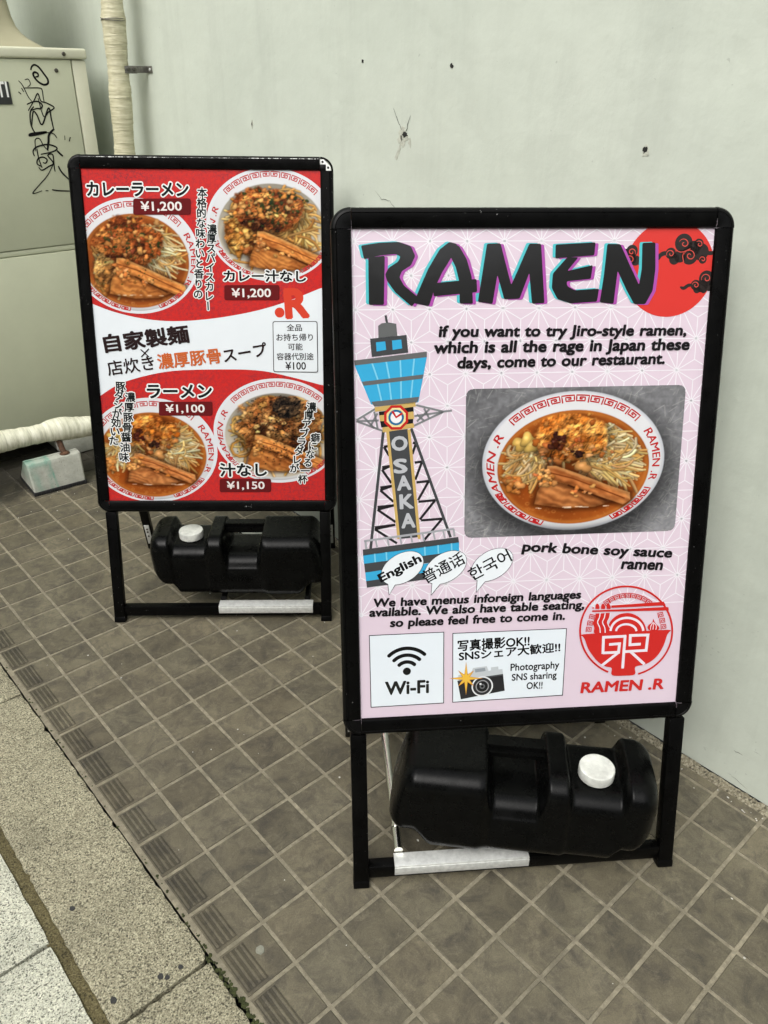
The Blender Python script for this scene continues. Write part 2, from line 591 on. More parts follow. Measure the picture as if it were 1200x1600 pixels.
ys = [2.4, 1.45, 0.5, -0.4, -1.296, -2.2, -3.1, -3.7]
for i in range(len(ys) - 1):
    stone('kerb', -0.187, -0.0075 if ys[i] > -1.2 else -0.0115, ys[i + 1] + 0.002, ys[i] - 0.002, 0.0, 0.08, M_KERB, 0.0035, 20 + i, 0.012)
ys = [2.3, 1.7, 1.1, 0.5, -0.02, -0.56, -1.083, -1.61, -2.14, -2.7, -3.3]
for i in range(len(ys) - 1):
    for j, (xa, xb) in enumerate(((-0.74, -0.206), (-1.28, -0.747), (-1.82, -1.287))):
        stone('pavement', xa, xb, ys[i + 1] + 0.0025, ys[i] - 0.0025, -0.001, 0.085, M_SLAB, 0.003, 60 + i * 3 + j, 0.03)

# moss in the open joint between kerb and tiles
bm = bmesh.new()
rnd = random.Random(5)
for k in range(620):
    y = rnd.choice([rnd.gauss(-1.45, 0.16), rnd.gauss(-1.62, 0.12), rnd.uniform(-2.2, 0.3)])
    x = -0.0035 + rnd.uniform(-0.003, 0.004)
    if y < -1.25: x = -0.0065 + rnd.uniform(-0.005, 0.005)
    r_ = rnd.uniform(0.0012, 0.0034) * (1.35 if y < -1.25 else 1)
    b2 = bmesh.new()
    bmesh.ops.create_icosphere(b2, subdivisions=1, radius=r_)
    for v in b2.verts:
        v.co = v.co * rnd.uniform(0.7, 1.3)
        v.co.z *= 0.6
    merge(bm, b2, Matrix.Translation((x, y, -0.0035 + rnd.uniform(-0.001, 0.002))))
tag(finish('moss', bm, M_MOSS), kind='stuff')

# old chewing gum trodden flat
def gum(x, y, r_, m, seed):
    bm = bmesh.new()
    rr = random.Random(seed)
    o_ = [(math.cos(2 * math.pi * k / 14) * r_ * rr.uniform(0.8, 1.15), math.sin(2 * math.pi * k / 14) * r_ * rr.uniform(0.8, 1.15)) for k in range(14)]
    hi_ = [bm.verts.new((x + u * 0.9, y + w, 0.0013)) for u, w in o_]
    lo_ = [bm.verts.new((x + u, y + w * 1.1, -0.001)) for u, w in o_]
    bm.faces.new(hi_)
    for k in range(14):
        bm.faces.new([lo_[k], lo_[(k + 1) % 14], hi_[(k + 1) % 14], hi_[k]])
    tag(finish('gum_spot', bm, m, None, 60), kind='structure')


M_GUM = mat_plain('dark_old_gum', (0.035, 0.035, 0.032, 1), 0.9, 0, 0.3, 200)
M_GUM2 = mat_plain('pale_old_gum', L4(126, 126, 112), 0.9, 0, 0.2, 200)
gum(-0.088, -1.268, 0.0055, M_GUM, 1)
gum(-0.080, -1.277, 0.0042, M_GUM, 2)
gum(-0.054, -1.276, 0.0045, M_GUM, 3)
gum(-0.166, -1.252, 0.0060, M_GUM, 4)
gum(0.066, -1.342, 0.0085, M_GUM2, 5)
gum(-0.150, -1.046, 0.0050, M_GUM, 6)

# crumbled mortar along the foot of the wall
bm = bmesh.new()
rnd = random.Random(9)
n = 700
prof = [(1.0262, 0.0004), (1.031, 0.0035), (1.036, 0.005), (1.041, 0.0075), (1.0445, 0.010)]
rows = []
wv = 0
for j in range(n + 1):
    y = -3.6 + 6.0 * j / n
    wv = wv * 0.8 + rnd.uniform(-0.0016, 0.0016)
    rows.append([bm.verts.new((x + (wv + rnd.uniform(-0.001, 0.001) if i < 4 else 0), y, z * rnd.uniform(0.55, 1.25) + (0.0005 if i else -0.001))) for i, (x, z) in enumerate(prof)])
for j in range(n):
    for i in range(4):
        bm.faces.new([rows[j][i], rows[j][i + 1], rows[j + 1][i + 1], rows[j + 1][i]])
tag(finish('mortar_fillet', bm, M_FILLET, None, 70), kind='structure')

# pale grit, leaf dust and litter lying on the tiles
bm = bmesh.new()
rnd = random.Random(12)
for k in range(230):
    if k < 130:
        x, y = 1.02 - abs(rnd.gauss(0, 0.02)), rnd.uniform(-2.1, 0.9)
    elif k < 180:
        x, y = rnd.uniform(0.2, 0.95), rnd.uniform(0.35, 0.95)
    else:
        x, y = rnd.uniform(0.02, 1.0), rnd.uniform(-2.1, 0.4)
    r_ = rnd.uniform(0.0007, 0.0019)
    b2 = bmesh.new()
    bmesh.ops.create_icosphere(b2, subdivisions=1, radius=r_)
    sx, sy = rnd.uniform(0.5, 1.8), rnd.uniform(0.5, 1.8)
    for v in b2.verts:
        v.co = Vector((v.co.x * sx, v.co.y * sy, v.co.z * 0.5)) * rnd.uniform(0.8, 1.2)
    merge(bm, b2, Matrix.Translation((x, y, r_ * 0.4)))
tag(finish('grit', bm, M_BITS), kind='stuff')

# ------------------------------------------------------------------ the white wall
WX = 1.047
bm = bmesh.new()
box(bm, (WX + 0.1, -0.8, 1.75), (0.2, 6.2, 3.48), 0.0)
box(bm, (WX - 0.95, 2.2, 1.75), (2.3, 0.2, 3.48), 0.0)
wall = finish('plaster_wall', bm, M_WALL, None, 30)
wall.data.transform(Matrix.Translation((0, 0, 0.0)))
tag(wall, 'off-white painted plaster wall with screw holes and a crack behind both signs', 'wall')


def wall_patch(name, y, z, pts, m, dz=0.0012):
    """small flat damage on the wall face, given as an outline in (along, up) millimetres"""
    bm = bmesh.new()
    c = [bm.verts.new((WX - dz, y - p[0] / 1000, z + p[1] / 1000)) for p in pts]
    c2 = [bm.verts.new((WX + 0.001, y - p[0] / 1000, z + p[1] / 1000)) for p in pts]
    bm.faces.new(c)
    for k in range(len(pts)):
        n_ = (k + 1) % len(pts)
        bm.faces.new([c[k], c2[k], c2[n_], c[n_]])
    return finish(name, bm, m, wall)


def blob(r, n=9, sx=1.0, sy=1.0, seed=0, j=0.35):
    rr = random.Random(seed)
    return [(math.cos(2 * math.pi * k / n) * r * sx * rr.uniform(1 - j, 1 + j), math.sin(2 * math.pi * k / n) * r * sy * rr.uniform(1 - j, 1 + j)) for k in range(n)]


wall_patch('screw_hole', -0.472, 1.384, blob(4, 8, 1, 1, 1), M_DARK)
wall_patch('screw_hole', -0.764, 1.375, blob(4.5, 8, 1, 1, 2), M_DARK)
wall_patch('chip', 0.016, 1.229, [(-5, 0), (-2, 9), (2, 12), (5, 4), (4, -6), (0, -13), (-4, -7)], M_SCAR, 0.0008)
wall_patch('screw_hole', 0.016, 1.229, [(-2.5, 0), (0, 6), (2.5, 0), (0, -7)], M_DARK)
wall_patch('chip', -1.259, 1.242, blob(8.5, 12, 0.9, 1.15, 4), M_SCAR, 0.0008)
wall_patch('screw_hole', -1.257, 1.243, blob(5.2, 13, 0.9, 1.0, 5, 0.5), M_DARK)
wall_patch('chip', -0.617, 1.230, blob(15, 16, 1.1, 1.2, 6, 0.45), M_SCAR, 0.0008)
wall_patch('screw_hole', -0.612, 1.228, blob(5, 11, 0.8, 1.4, 8, 0.5), M_STEEL, 0.0010)
wall_patch('chip', -0.640, 1.221, blob(7, 11, 0.7, 1.5, 9, 0.5), M_SCAR, 0.0008)
wall_patch('screw_hole', -0.622, 1.236, blob(7.5, 11, 1.3, 0.8, 7, 0.5), M_DARK)
wall_patch('chip', -0.603, 1.205, [(-14, -22), (-4, -6), (4, 8), (10, 14), (8, 2), (2, -12), (-6, -26)], M_SCAR, 0.0006)


def crack(pts, w):
    """thin ragged crack in the wall face through (y, z) points"""
    bm = bmesh.new()
    P = []
    rr = random.Random(int(abs(pts[0][0]) * 1000))
    for i in range(len(pts) - 1):
        for k in range(4):
            t = k / 4
            P.append((pts[i][0] + (pts[i + 1][0] - pts[i][0]) * t + rr.uniform(-0.0015, 0.0015), pts[i][1] + (pts[i + 1][1] - pts[i][1]) * t + rr.uniform(-0.0015, 0.0015)))
    P.append(pts[-1])
    N_ = len(P)
    a, b = [], []
    for i, p in enumerate(P):
        d = Vector((P[min(i + 1, N_ - 1)][0] - P[max(i - 1, 0)][0], P[min(i + 1, N_ - 1)][1] - P[max(i - 1, 0)][1])).normalized()
        ww = w * (0.25 + 0.75 * math.sin(math.pi * min(1, (i + 0.3) / N_))) * rr.uniform(0.6, 1.2)
        a.append(bm.verts.new((WX - 0.0009, p[0] - d.y * ww, p[1] + d.x * ww)))
        b.append(bm.verts.new((WX - 0.0009, p[0] + d.y * ww, p[1] - d.x * ww)))
    for i in range(N_ - 1):
        bm.faces.new([a[i], a[i + 1], b[i + 1], b[i]])
    return finish('crack', bm, M_MARK, wall)


crack([(-0.583, 1.29), (-0.600, 1.262), (-0.612, 1.245)], 0.0008)
crack([(-0.640, 1.276), (-0.632, 1.252), (-0.624, 1.238)], 0.0009)
crack([(-0.519, 1.105), (-0.545, 1.086), (-0.575, 1.085), (-0.602, 1.066)], 0.0006)
crack([(-1.699, 0.032), (-1.722, 0.028), (-1.746, 0.020)], 0.0004)
crack([(-1.698, 0.098), (-1.717, 0.0985)], 0.0006)


# unseen building front added behind the camera to close off the low sky
M_FAC = mat_plain('weathered_grey_render', (0.24, 0.235, 0.22, 1), 0.85, 0, 0.2, 2)
M_GLASS = mat_plain('dark_window_glass', (0.03, 0.032, 0.035, 1), 0.15)
bm = bmesh.new()
box(bm, (-6.5, -1.0, 2.65), (1.0, 24, 5.5), 0.02)
box(bm, (-3.0, -13.0, 2.65), (8, 1, 5.5), 0.02)
for k in range(9):
    for z in (1.2, 3.9):
        box(bm, (-5.985, -10.5 + 2.4 * k, z), (0.06, 1.5, 1.7), 0.01, None, 1, 1)
for k in range(3):
    for z in (1.2, 3.9):
        box(bm, (-5.2 + 2.4 * k, -12.485, z), (1.5, 0.06, 1.7), 0.01, None, 1, 1)
tag(finish('added_street_front', bm, [M_FAC, M_GLASS], None, 30), kind='structure')

# ------------------------------------------------------------------ from points measured on a flat face to metres on that face
def homography(src, dst):
    A, B = [], []
    for (x, y), (u, v) in zip(src, dst):
        A.append([x, y, 1, 0, 0, 0, -u * x, -u * y]); B.append(u)
        A.append([0, 0, 0, x, y, 1, -v * x, -v * y]); B.append(v)
    h = np.linalg.solve(np.array(A, float), np.array(B, float))
    Hm = np.append(h, 1).reshape(3, 3)

    def f(p):
        p = np.atleast_2d(np.asarray(p, float))
        q = np.c_[p, np.ones(len(p))] @ Hm.T
        return q[:, :2] / q[:, 2:3]
    return f


# ------------------------------------------------------------------ air conditioner
ac = empty('air_conditioner', (0.45, 0.87, 0))
tag(ac, 'greyed beige outdoor air conditioner cabinet with black marker graffiti beside the wrapped pipes', 'air conditioner')
AO = Matrix.Translation((-0.45, -0.87, 0))     # world to the unit's own frame


def acobj(name, bm, m, parent=None, smooth=40):
    bm.transform(AO)
    return finish(name, bm, m, parent or ac, smooth)


bm = bmesh.new()
box(bm, (0.415, 1.255, 0.766), (1.07, 0.75, 1.252), 0.006)
body = acobj('body', bm, M_AC)
bm = bmesh.new()
box(bm, (0.37, 0.8765, 1.0975), (1.06, 0.013, 0.582), 0.0015)
acobj('front_panel', bm, M_AC)
bm = bmesh.new()
box(bm, (0.37, 0.8755, 0.4585), (1.06, 0.011, 0.649), 0.0015)
acobj('front_panel', bm, M_AC)
bm = bmesh.new()
box(bm, (0.37, 0.8785, 0.7948), (1.06, 0.010, 0.0165), 0.001)
acobj('panel_joint', bm, M_AC)
bm = bmesh.new()
box(bm, (0.929, 0.877, 1.0955), (0.048, 0.014, 0.586), 0.004)
acobj('corner_post', bm, M_AC2)
bm = bmesh.new()
box(bm, (0.929, 0.876, 0.4675), (0.048, 0.012, 0.666), 0.004)
acobj('corner_post', bm, M_AC)
bm = bmesh.new()
box(bm, (0.415, 1.25, 1.4065), (1.086, 0.776, 0.032), 0.007, None, 3)
acobj('top_cover', bm, M_AC2)
for (x, z) in ((0.878, 1.405), (0.847, 1.357)):
    bm = bmesh.new()
    cyl(bm, (x, 0.8705 if z < 1.39 else 0.8625, z), (0, -1, 0), 0.0065, 0.004, 14, 0.0015)
    box(bm, (x, 0.866 if z < 1.39 else 0.858, z), (0.009, 0.0016, 0.0016))
    acobj('screw', bm, M_SCREW)
bm = bmesh.new()
cyl(bm, (0.43, 0.871, 0.163), (0, -1, 0), 0.0065, 0.004, 14, 0.0015)
acobj('screw', bm, M_SCREW)

# discharge hood: a bell that narrows upward
bm = bmesh.new()
levels = [(1.4225, 0.505, 0.372), (1.428, 0.497, 0.366), (1.436, 0.484, 0.354), (1.448, 0.468, 0.338), (1.464, 0.454, 0.323), (1.484, 0.444, 0.312), (1.51, 0.438, 0.305), (1.55, 0.434, 0.300), (1.65, 0.432, 0.298), (1.95, 0.432, 0.298)]
rings = []
hx, hy = 0.335, 1.26
for (z, a, d) in levels:
    r_ = 0.035
    ring = []
    for (cx, cy, a0) in ((a - r_, d - r_, 0), (-a + r_, d - r_, 90), (-a + r_, -d + r_, 180), (a - r_, -d + r_, 270)):
        for k in range(7):
            t = R(a0 + 90 * k / 6)
            ring.append(bm.verts.new((hx + cx + r_ * math.cos(t), hy + cy + r_ * math.sin(t), z)))
    rings.append(ring)
for i in range(len(rings) - 1):
    n = len(rings[i])
    for k in range(n):
        bm.faces.new([rings[i][k], rings[i][(k + 1) % n], rings[i + 1][(k + 1) % n], rings[i + 1][k]])
bm.faces.new(rings[-1])
acobj('discharge_hood', bm, M_HOOD, None, 50)

# concrete feet
for x in (0.72, 0.02):
    bm = bmesh.new()
    box(bm, (x, 1.24, 0.066), (0.19, 0.74, 0.125), 0.006)
    acobj('foot', bm, M_CONC)

# badge, only its right end is in the picture
fac = homography([(0, 72), (146, 240), (0, 397), (116, 387)], [(0.68, 1.422), (0.932, 1.1), (0.544, 0.80), (0.805, 0.792)])
bm = bmesh.new()
box(bm, (0.60, 0.8685, 1.291), (0.168, 0.004, 0.066), 0.0018)
badge = acobj('badge', bm, M_PLATE)


# ------------------------------------------------------------------ lettering
_txt = {}


def glyphs(body, off=0.0, shear=0.0, space=1.0, wsp=1.0):
    """outline of a text as (verts Nx2, faces), built with Blender's own font"""
    key = (body, off, shear, space, wsp)
    if key in _txt: return _txt[key]
    c = bpy.data.curves.new('t', 'FONT')
    c.body = body
    c.offset = off
    c.shear = shear
    c.space_character = space
    c.space_word = wsp
    c.resolution_u = 3
    o = bpy.data.objects.new('t', c)
    COL.objects.link(o)
    bpy.context.view_layer.update()
    me = o.evaluated_get(bpy.context.evaluated_depsgraph_get()).to_mesh()
    v = np.array([w.co[:2] for w in me.vertices])
    f = [tuple(p.vertices) for p in me.polygons]
    o.to_mesh_clear()
    bpy.data.objects.remove(o)
    bpy.data.curves.remove(c)
    _txt[key] = (v, f)
    return v, f


bmv, bmf = glyphs('LTI', 0.018)
bm = bmesh.new()
lo, hi = bmv.min(0), bmv.max(0)
s_ = 0.045 / (hi[1] - lo[1])
vv = [bm.verts.new((0.676 - 0.45 + (p[0] - hi[0]) * s_ * 0.72, 0.8655 - 0.87, 1.279 + (p[1] - lo[1]) * s_)) for p in bmv]
for f in bmf: bm.faces.new([vv[i] for i in f])
finish('lettering', bm, M_WHITE, badge)

# the marker tag on the cabinet
Z1 = lambda pts: [(x / 4.573, y / 4.573) for x, y in pts]
strokes = [
    ([(218, 500), (225, 475), (245, 463), (275, 480), (310, 525), (338, 565), (340, 595), (315, 605), (280, 590), (250, 560), (235, 530), (245, 515), (268, 525), (270, 545), (252, 548)], 3.0),
    ([(130, 575), (160, 610), (200, 690), (228, 725)], 1.4),
    ([(130, 655), (150, 672)], 2.2), ([(152, 628), (168, 655)], 2.2),
    ([(165, 628), (225, 627), (280, 628), (298, 640), (308, 700), (316, 735)], 1.6),
    ([(175, 570), (200, 565), (215, 600), (195, 620)], 1.2),
    ([(200, 790), (240, 720), (268, 668), (290, 720), (330, 735), (385, 768), (345, 800), (310, 830), (270, 700)], 2.0),
    ([(190, 745), (230, 728), (270, 725), (300, 750), (290, 775), (260, 775), (215, 790)], 2.2),
    ([(240, 760), (215, 800), (218, 880), (240, 935), (262, 955)], 2.2),
    ([(225, 905), (235, 800), (262, 820), (300, 890), (345, 770), (365, 850), (382, 925)], 2.4),
    ([(203, 970), (240, 965), (330, 945), (300, 945), (220, 955), (205, 968)], 3.0),
    ([(385, 920), (350, 960), (345, 1010), (338, 1075)], 3.6),
    ([(330, 945), (380, 955), (405, 985)], 1.6),
    ([(255, 1080), (250, 1000), (280, 990), (310, 1040), (345, 1078)], 1.6),
    ([(245, 1115), (235, 1080), (260, 1050), (330, 1032), (390, 1045), (405, 1065), (370, 1085), (290, 1102)], 2.4),
    ([(405, 1075), (430, 1100), (448, 1115)], 3.0),
    ([(262, 1060), (275, 1130), (300, 1200)], 1.8),
    ([(300, 1190), (265, 1170), (270, 1135), (305, 1122), (335, 1140), (325, 1165), (305, 1160)], 2.2),
    ([(275, 1195), (300, 1215), (345, 1190), (380, 1165), (340, 1110), (375, 1105), (385, 1180), (392, 1225)], 2.2),
    ([(380, 1170), (340, 1250), (290, 1310), (235, 1375), (250, 1380), (300, 1362)], 1.6),
    ([(325, 1362), (345, 1362)], 2.2), ([(370, 1355), (420, 1362), (500, 1365)], 2.2),
    ([(415, 1185), (440, 1230), (500, 1290)], 2.4),
    ([(460, 968), (462, 1000)], 1.4), ([(500, 980), (492, 1010)], 2.4),
]


def smooth_line(P, n=5):
    P = [np.array(p, float) for p in P]
    if len(P) < 3: return P
    out = []
    for i in range(len(P) - 1):
        p0, p1, p2, p3 = P[max(i - 1, 0)], P[i], P[i + 1], P[min(i + 2, len(P) - 1)]
        for k in range(n):
            t = k / n
            out.append(0.5 * ((2 * p1) + (-p0 + p2) * t + (2 * p0 - 5 * p1 + 4 * p2 - p3) * t * t + (-p0 + 3 * p1 - 3 * p2 + p3) * t ** 3))
    out.append(P[-1])
    return out


def ribbon(P, w, taper=0.5):
    """flat strip along a line: returns verts and quads"""
    P = np.array(P)
    d = np.gradient(P, axis=0)
    d /= np.linalg.norm(d, axis=1)[:, None] + 1e-12
    nrm = np.c_[-d[:, 1], d[:, 0]]
    t = np.linspace(0, 1, len(P))
    ww = (w * (1 - taper * np.abs(2 * t - 1) ** 3))[:, None] if not np.ndim(w) else np.asarray(w)[:, None]
    V = np.concatenate([P + nrm * ww, P - nrm * ww])
    n = len(P)
    return V, [(i, i + 1, n + i + 1, n + i) for i in range(n - 1)]


bm = bmesh.new()
for si, (pts, w) in enumerate(strokes):
    P = smooth_line(fac(Z1(pts)), 6)
    V, F = ribbon(P, w * 0.00105, 0.35)
    vv = [bm.verts.new((p[0] - 0.45, -0.0007 - 0.00004 * si, p[1])) for p in V]
    for f in F:
        try: bm.faces.new([vv[i] for i in f])
        except ValueError: pass
finish('graffiti', bm, M_MARK, ac)

# ------------------------------------------------------------------ the taped pipe: along the floor, then up the wall
pipe = empty('wrapped_pipe', (0.93, 0.77, 0))
tag(pipe, 'tape-wrapped refrigerant pipe running low past the cabinet and up the wall', 'pipe')
rnd = random.Random(21)
bm = bmesh.new()
P, rad = [], []
for k in range(150):
    x = -0.55 + 1.33 * k / 149
    z = 0.190 - 0.075 * (x - 0.55) + 0.006 * math.exp(-((x - 0.56) / 0.05) ** 2) - 0.003 * math.sin(x * 9)
    P.append((x - 0.93, 0.700 - 0.77 + 0.004 * math.sin(x * 7), z))
    rad.append(0.0365 + 0.0030 * math.sin(x * 23) + rnd.uniform(-0.0012, 0.0012) + 0.005 * math.exp(-((x - 0.57) / 0.05) ** 2))
for t in (0.15, 0.3, 0.45, 0.6):
    P.append((-0.15 + 0.125 * t / 0.6 * 0.8, -0.07 + 0.045 * t / 0.6, 0.1735 - 0.006 * t))
    rad.append(0.037)
for k in range(1, 12):
    a = R(90 * k / 12)
    P.append((-0.05 + 0.078 * math.sin(a), -0.025 + 0.012 * math.sin(a), 0.170 + 0.075 * (1 - math.cos(a))))
    rad.append(0.037)
tube(bm, P, rad, 20, True, 0.05)
finish('floor_run', bm, M_WRAP2, pipe, 60)
bm = bmesh.new()
P, rad = [], []
for k in range(220):
    z = 0.235 + 1.75 * k / 219
    P.append((0.955 - 0.93 + 0.003 * math.sin(z * 5), 0.757 - 0.105 * (z - 0.235) - 0.77 + 0.003 * math.sin(z * 9), z))
    rad.append(0.0345 + 0.0015 * math.sin(z * 31) + rnd.uniform(-0.0010, 0.0010) + (0.0018 if abs(z - 1.497) < 0.012 else 0))
tube(bm, P, rad, 22, True, 0.035)
finish('riser', bm, M_WRAP1, pipe, 60)
bm = bmesh.new()
for zz, dz in ((1.500, 0.006), (1.497, -0.004)):
    P = [(0.025 + 0.0367 * math.cos(R(a)), 0.757 - 0.105 * (zz - 0.235) - 0.77 + 0.0367 * math.sin(R(a)), zz + dz * math.sin(R(a * 1))) for a in range(0, 361, 15)]
    tube(bm, P, 0.0011, 6)
finish('tie_wire', bm, M_STEEL, pipe, 60)

br = empty('pipe_bracket', (WX, 0.61, 1.363))
tag(br, 'small dark steel bracket with bolts fixing the wrapped pipe to the wall', 'bracket')
bm = bmesh.new()
box(bm, (-0.041, 0.0, 0), (0.080, 0.003, 0.020), 0.0005)
box(bm, (-0.062, -0.004, -0.0015), (0.042, 0.003, 0.021), 0.0005)
finish('arm', bm, M_STEEL, br)
bm = bmesh.new()
box(bm, (-0.002, -0.016, 0), (0.003, 0.030, 0.020), 0.0005)
finish('flange', bm, M_STEEL, br)
for x in (-0.072, -0.052):
    bm = bmesh.new()
    cyl(bm, (x, -0.0056, 0), (0, -1, 0), 0.0062, 0.005, 6, 0.001)
    finish('bolt', bm, M_SCREW, br)
bm = bmesh.new()
cyl(bm, (-0.0036, -0.021, 0), (-1, 0, 0), 0.0045, 0.003, 12, 0.001)
finish('bolt', bm, M_ALU, br)

# ------------------------------------------------------------------ concrete block carrying the pipe
blk = empty('concrete_block', (0.51, 0.70, 0), R(-4))
tag(blk, 'pale concrete block with teal stain carrying the wrapped pipe on a rusty post', 'concrete block')
bm = bmesh.new()
nx, prof = 40, [(-0.087, 0.014), (-0.086, 0.03), (-0.0735, 0.110), (-0.070, 0.1175), (-0.063, 0.120), (-0.041, 0.120), (-0.040, 0.1160), (-0.0365, 0.1160), (-0.0355, 0.120), (-0.024, 0.120), (-0.019, 0.1175), (-0.015, 0.110), (0.075, 0.03), (0.078, 0.014)]
# refine the front slope so the stain can follow it
fine = []
for i, p in enumerate(prof[:-1]):
    q = prof[i + 1]
    m_ = 14 if i == 1 else (4 if i == 4 else 1)
    fine += [(p[0] + (q[0] - p[0]) * k / m_, p[1] + (q[1] - p[1]) * k / m_) for k in range(m_)]
fine.append(prof[-1])
G = []
for i in range(nx + 1):
    t = i / nx
    row = []
    for (y, z) in fine:
        hw = 0.093 + 0.003 * (z - 0.014) / 0.1
        e = 0.006 * (1 if i in (0, nx) else 0)
        yy = y * (1 - 0.06 * (i in (0, nx)))
        row.append(bm.verts.new(((-hw + 2 * hw * t), yy, z - e * 0.3)))
    G.append(row)
for i in range(nx):
    for j in range(len(fine) - 1):
        bm.faces.new([G[i][j], G[i + 1][j], G[i + 1][j + 1], G[i][j + 1]])
bm.faces.new(G[0])
bm.faces.new(G[nx][::-1])
bmesh.ops.recalc_face_normals(bm, faces=bm.faces[:])
me = bpy.data.meshes.new('block')
bm.to_mesh(me)
bm.free()
st = []
for v in me.vertices:
    x, y, z = v.co
    s = 0.0
    if y < 0.0:
        zz = (z - 0.014) / 0.105
        s += math.exp(-((x + 0.020 - 0.010 * (1 - zz)) / 0.0035) ** 2) * 1.0
        s += math.exp(-((x + 0.028) / 0.008) ** 2) * 0.4
        edge = -0.085 + 0.018 * (1 - zz)
        s += 0.40 * math.exp(-((x - edge) / 0.014) ** 2)
        if x < -0.01: s += 0.5 * math.exp(-((zz - 0.93) / 0.12) ** 2)
    st.append((min(1, s),) * 3 + (1,))
ca = me.color_attributes.new('stain', 'FLOAT_COLOR', 'POINT')
ca.data.foreach_set('color', np.array(st, dtype=np.float32).ravel())
link('block', me, M_CONC, blk, 35)
bm = bmesh.new()
for k in range(24):
    box(bm, (-0.092 + 0.008 * k, 0, 0.0072), (0.0078, 0.182 + 0.002 * (k % 2), 0.0136), 0.001)
finish('rubber_pad', bm, M_RUBBER, blk)
bm = bmesh.new()
tube(bm, [(0.046, -0.048, 0.1202), (0.046, -0.048, 0.1228), (0.045, -0.047, 0.128)], [0.019, 0.018, 0.0115], 14, True, 0.15)
tube(bm, [(0.045, -0.047, 0.123), (0.042, -0.012, 0.166)], [0.0105, 0.009], 12, True, 0.1)
finish('post', bm, M_RUST, blk, 50)
bm = bmesh.new()
box(bm, (0.042, -0.022, 0.146), (0.028, 0.004, 0.040), 0.001, Matrix.Translation((0.042, -0.022, 0.146)) @ Matrix.Rotation(R(-35), 4, 'X') @ Matrix.Translation((-0.042, 0.022, -0.146)))
finish('strap', bm, M_STEEL, blk)


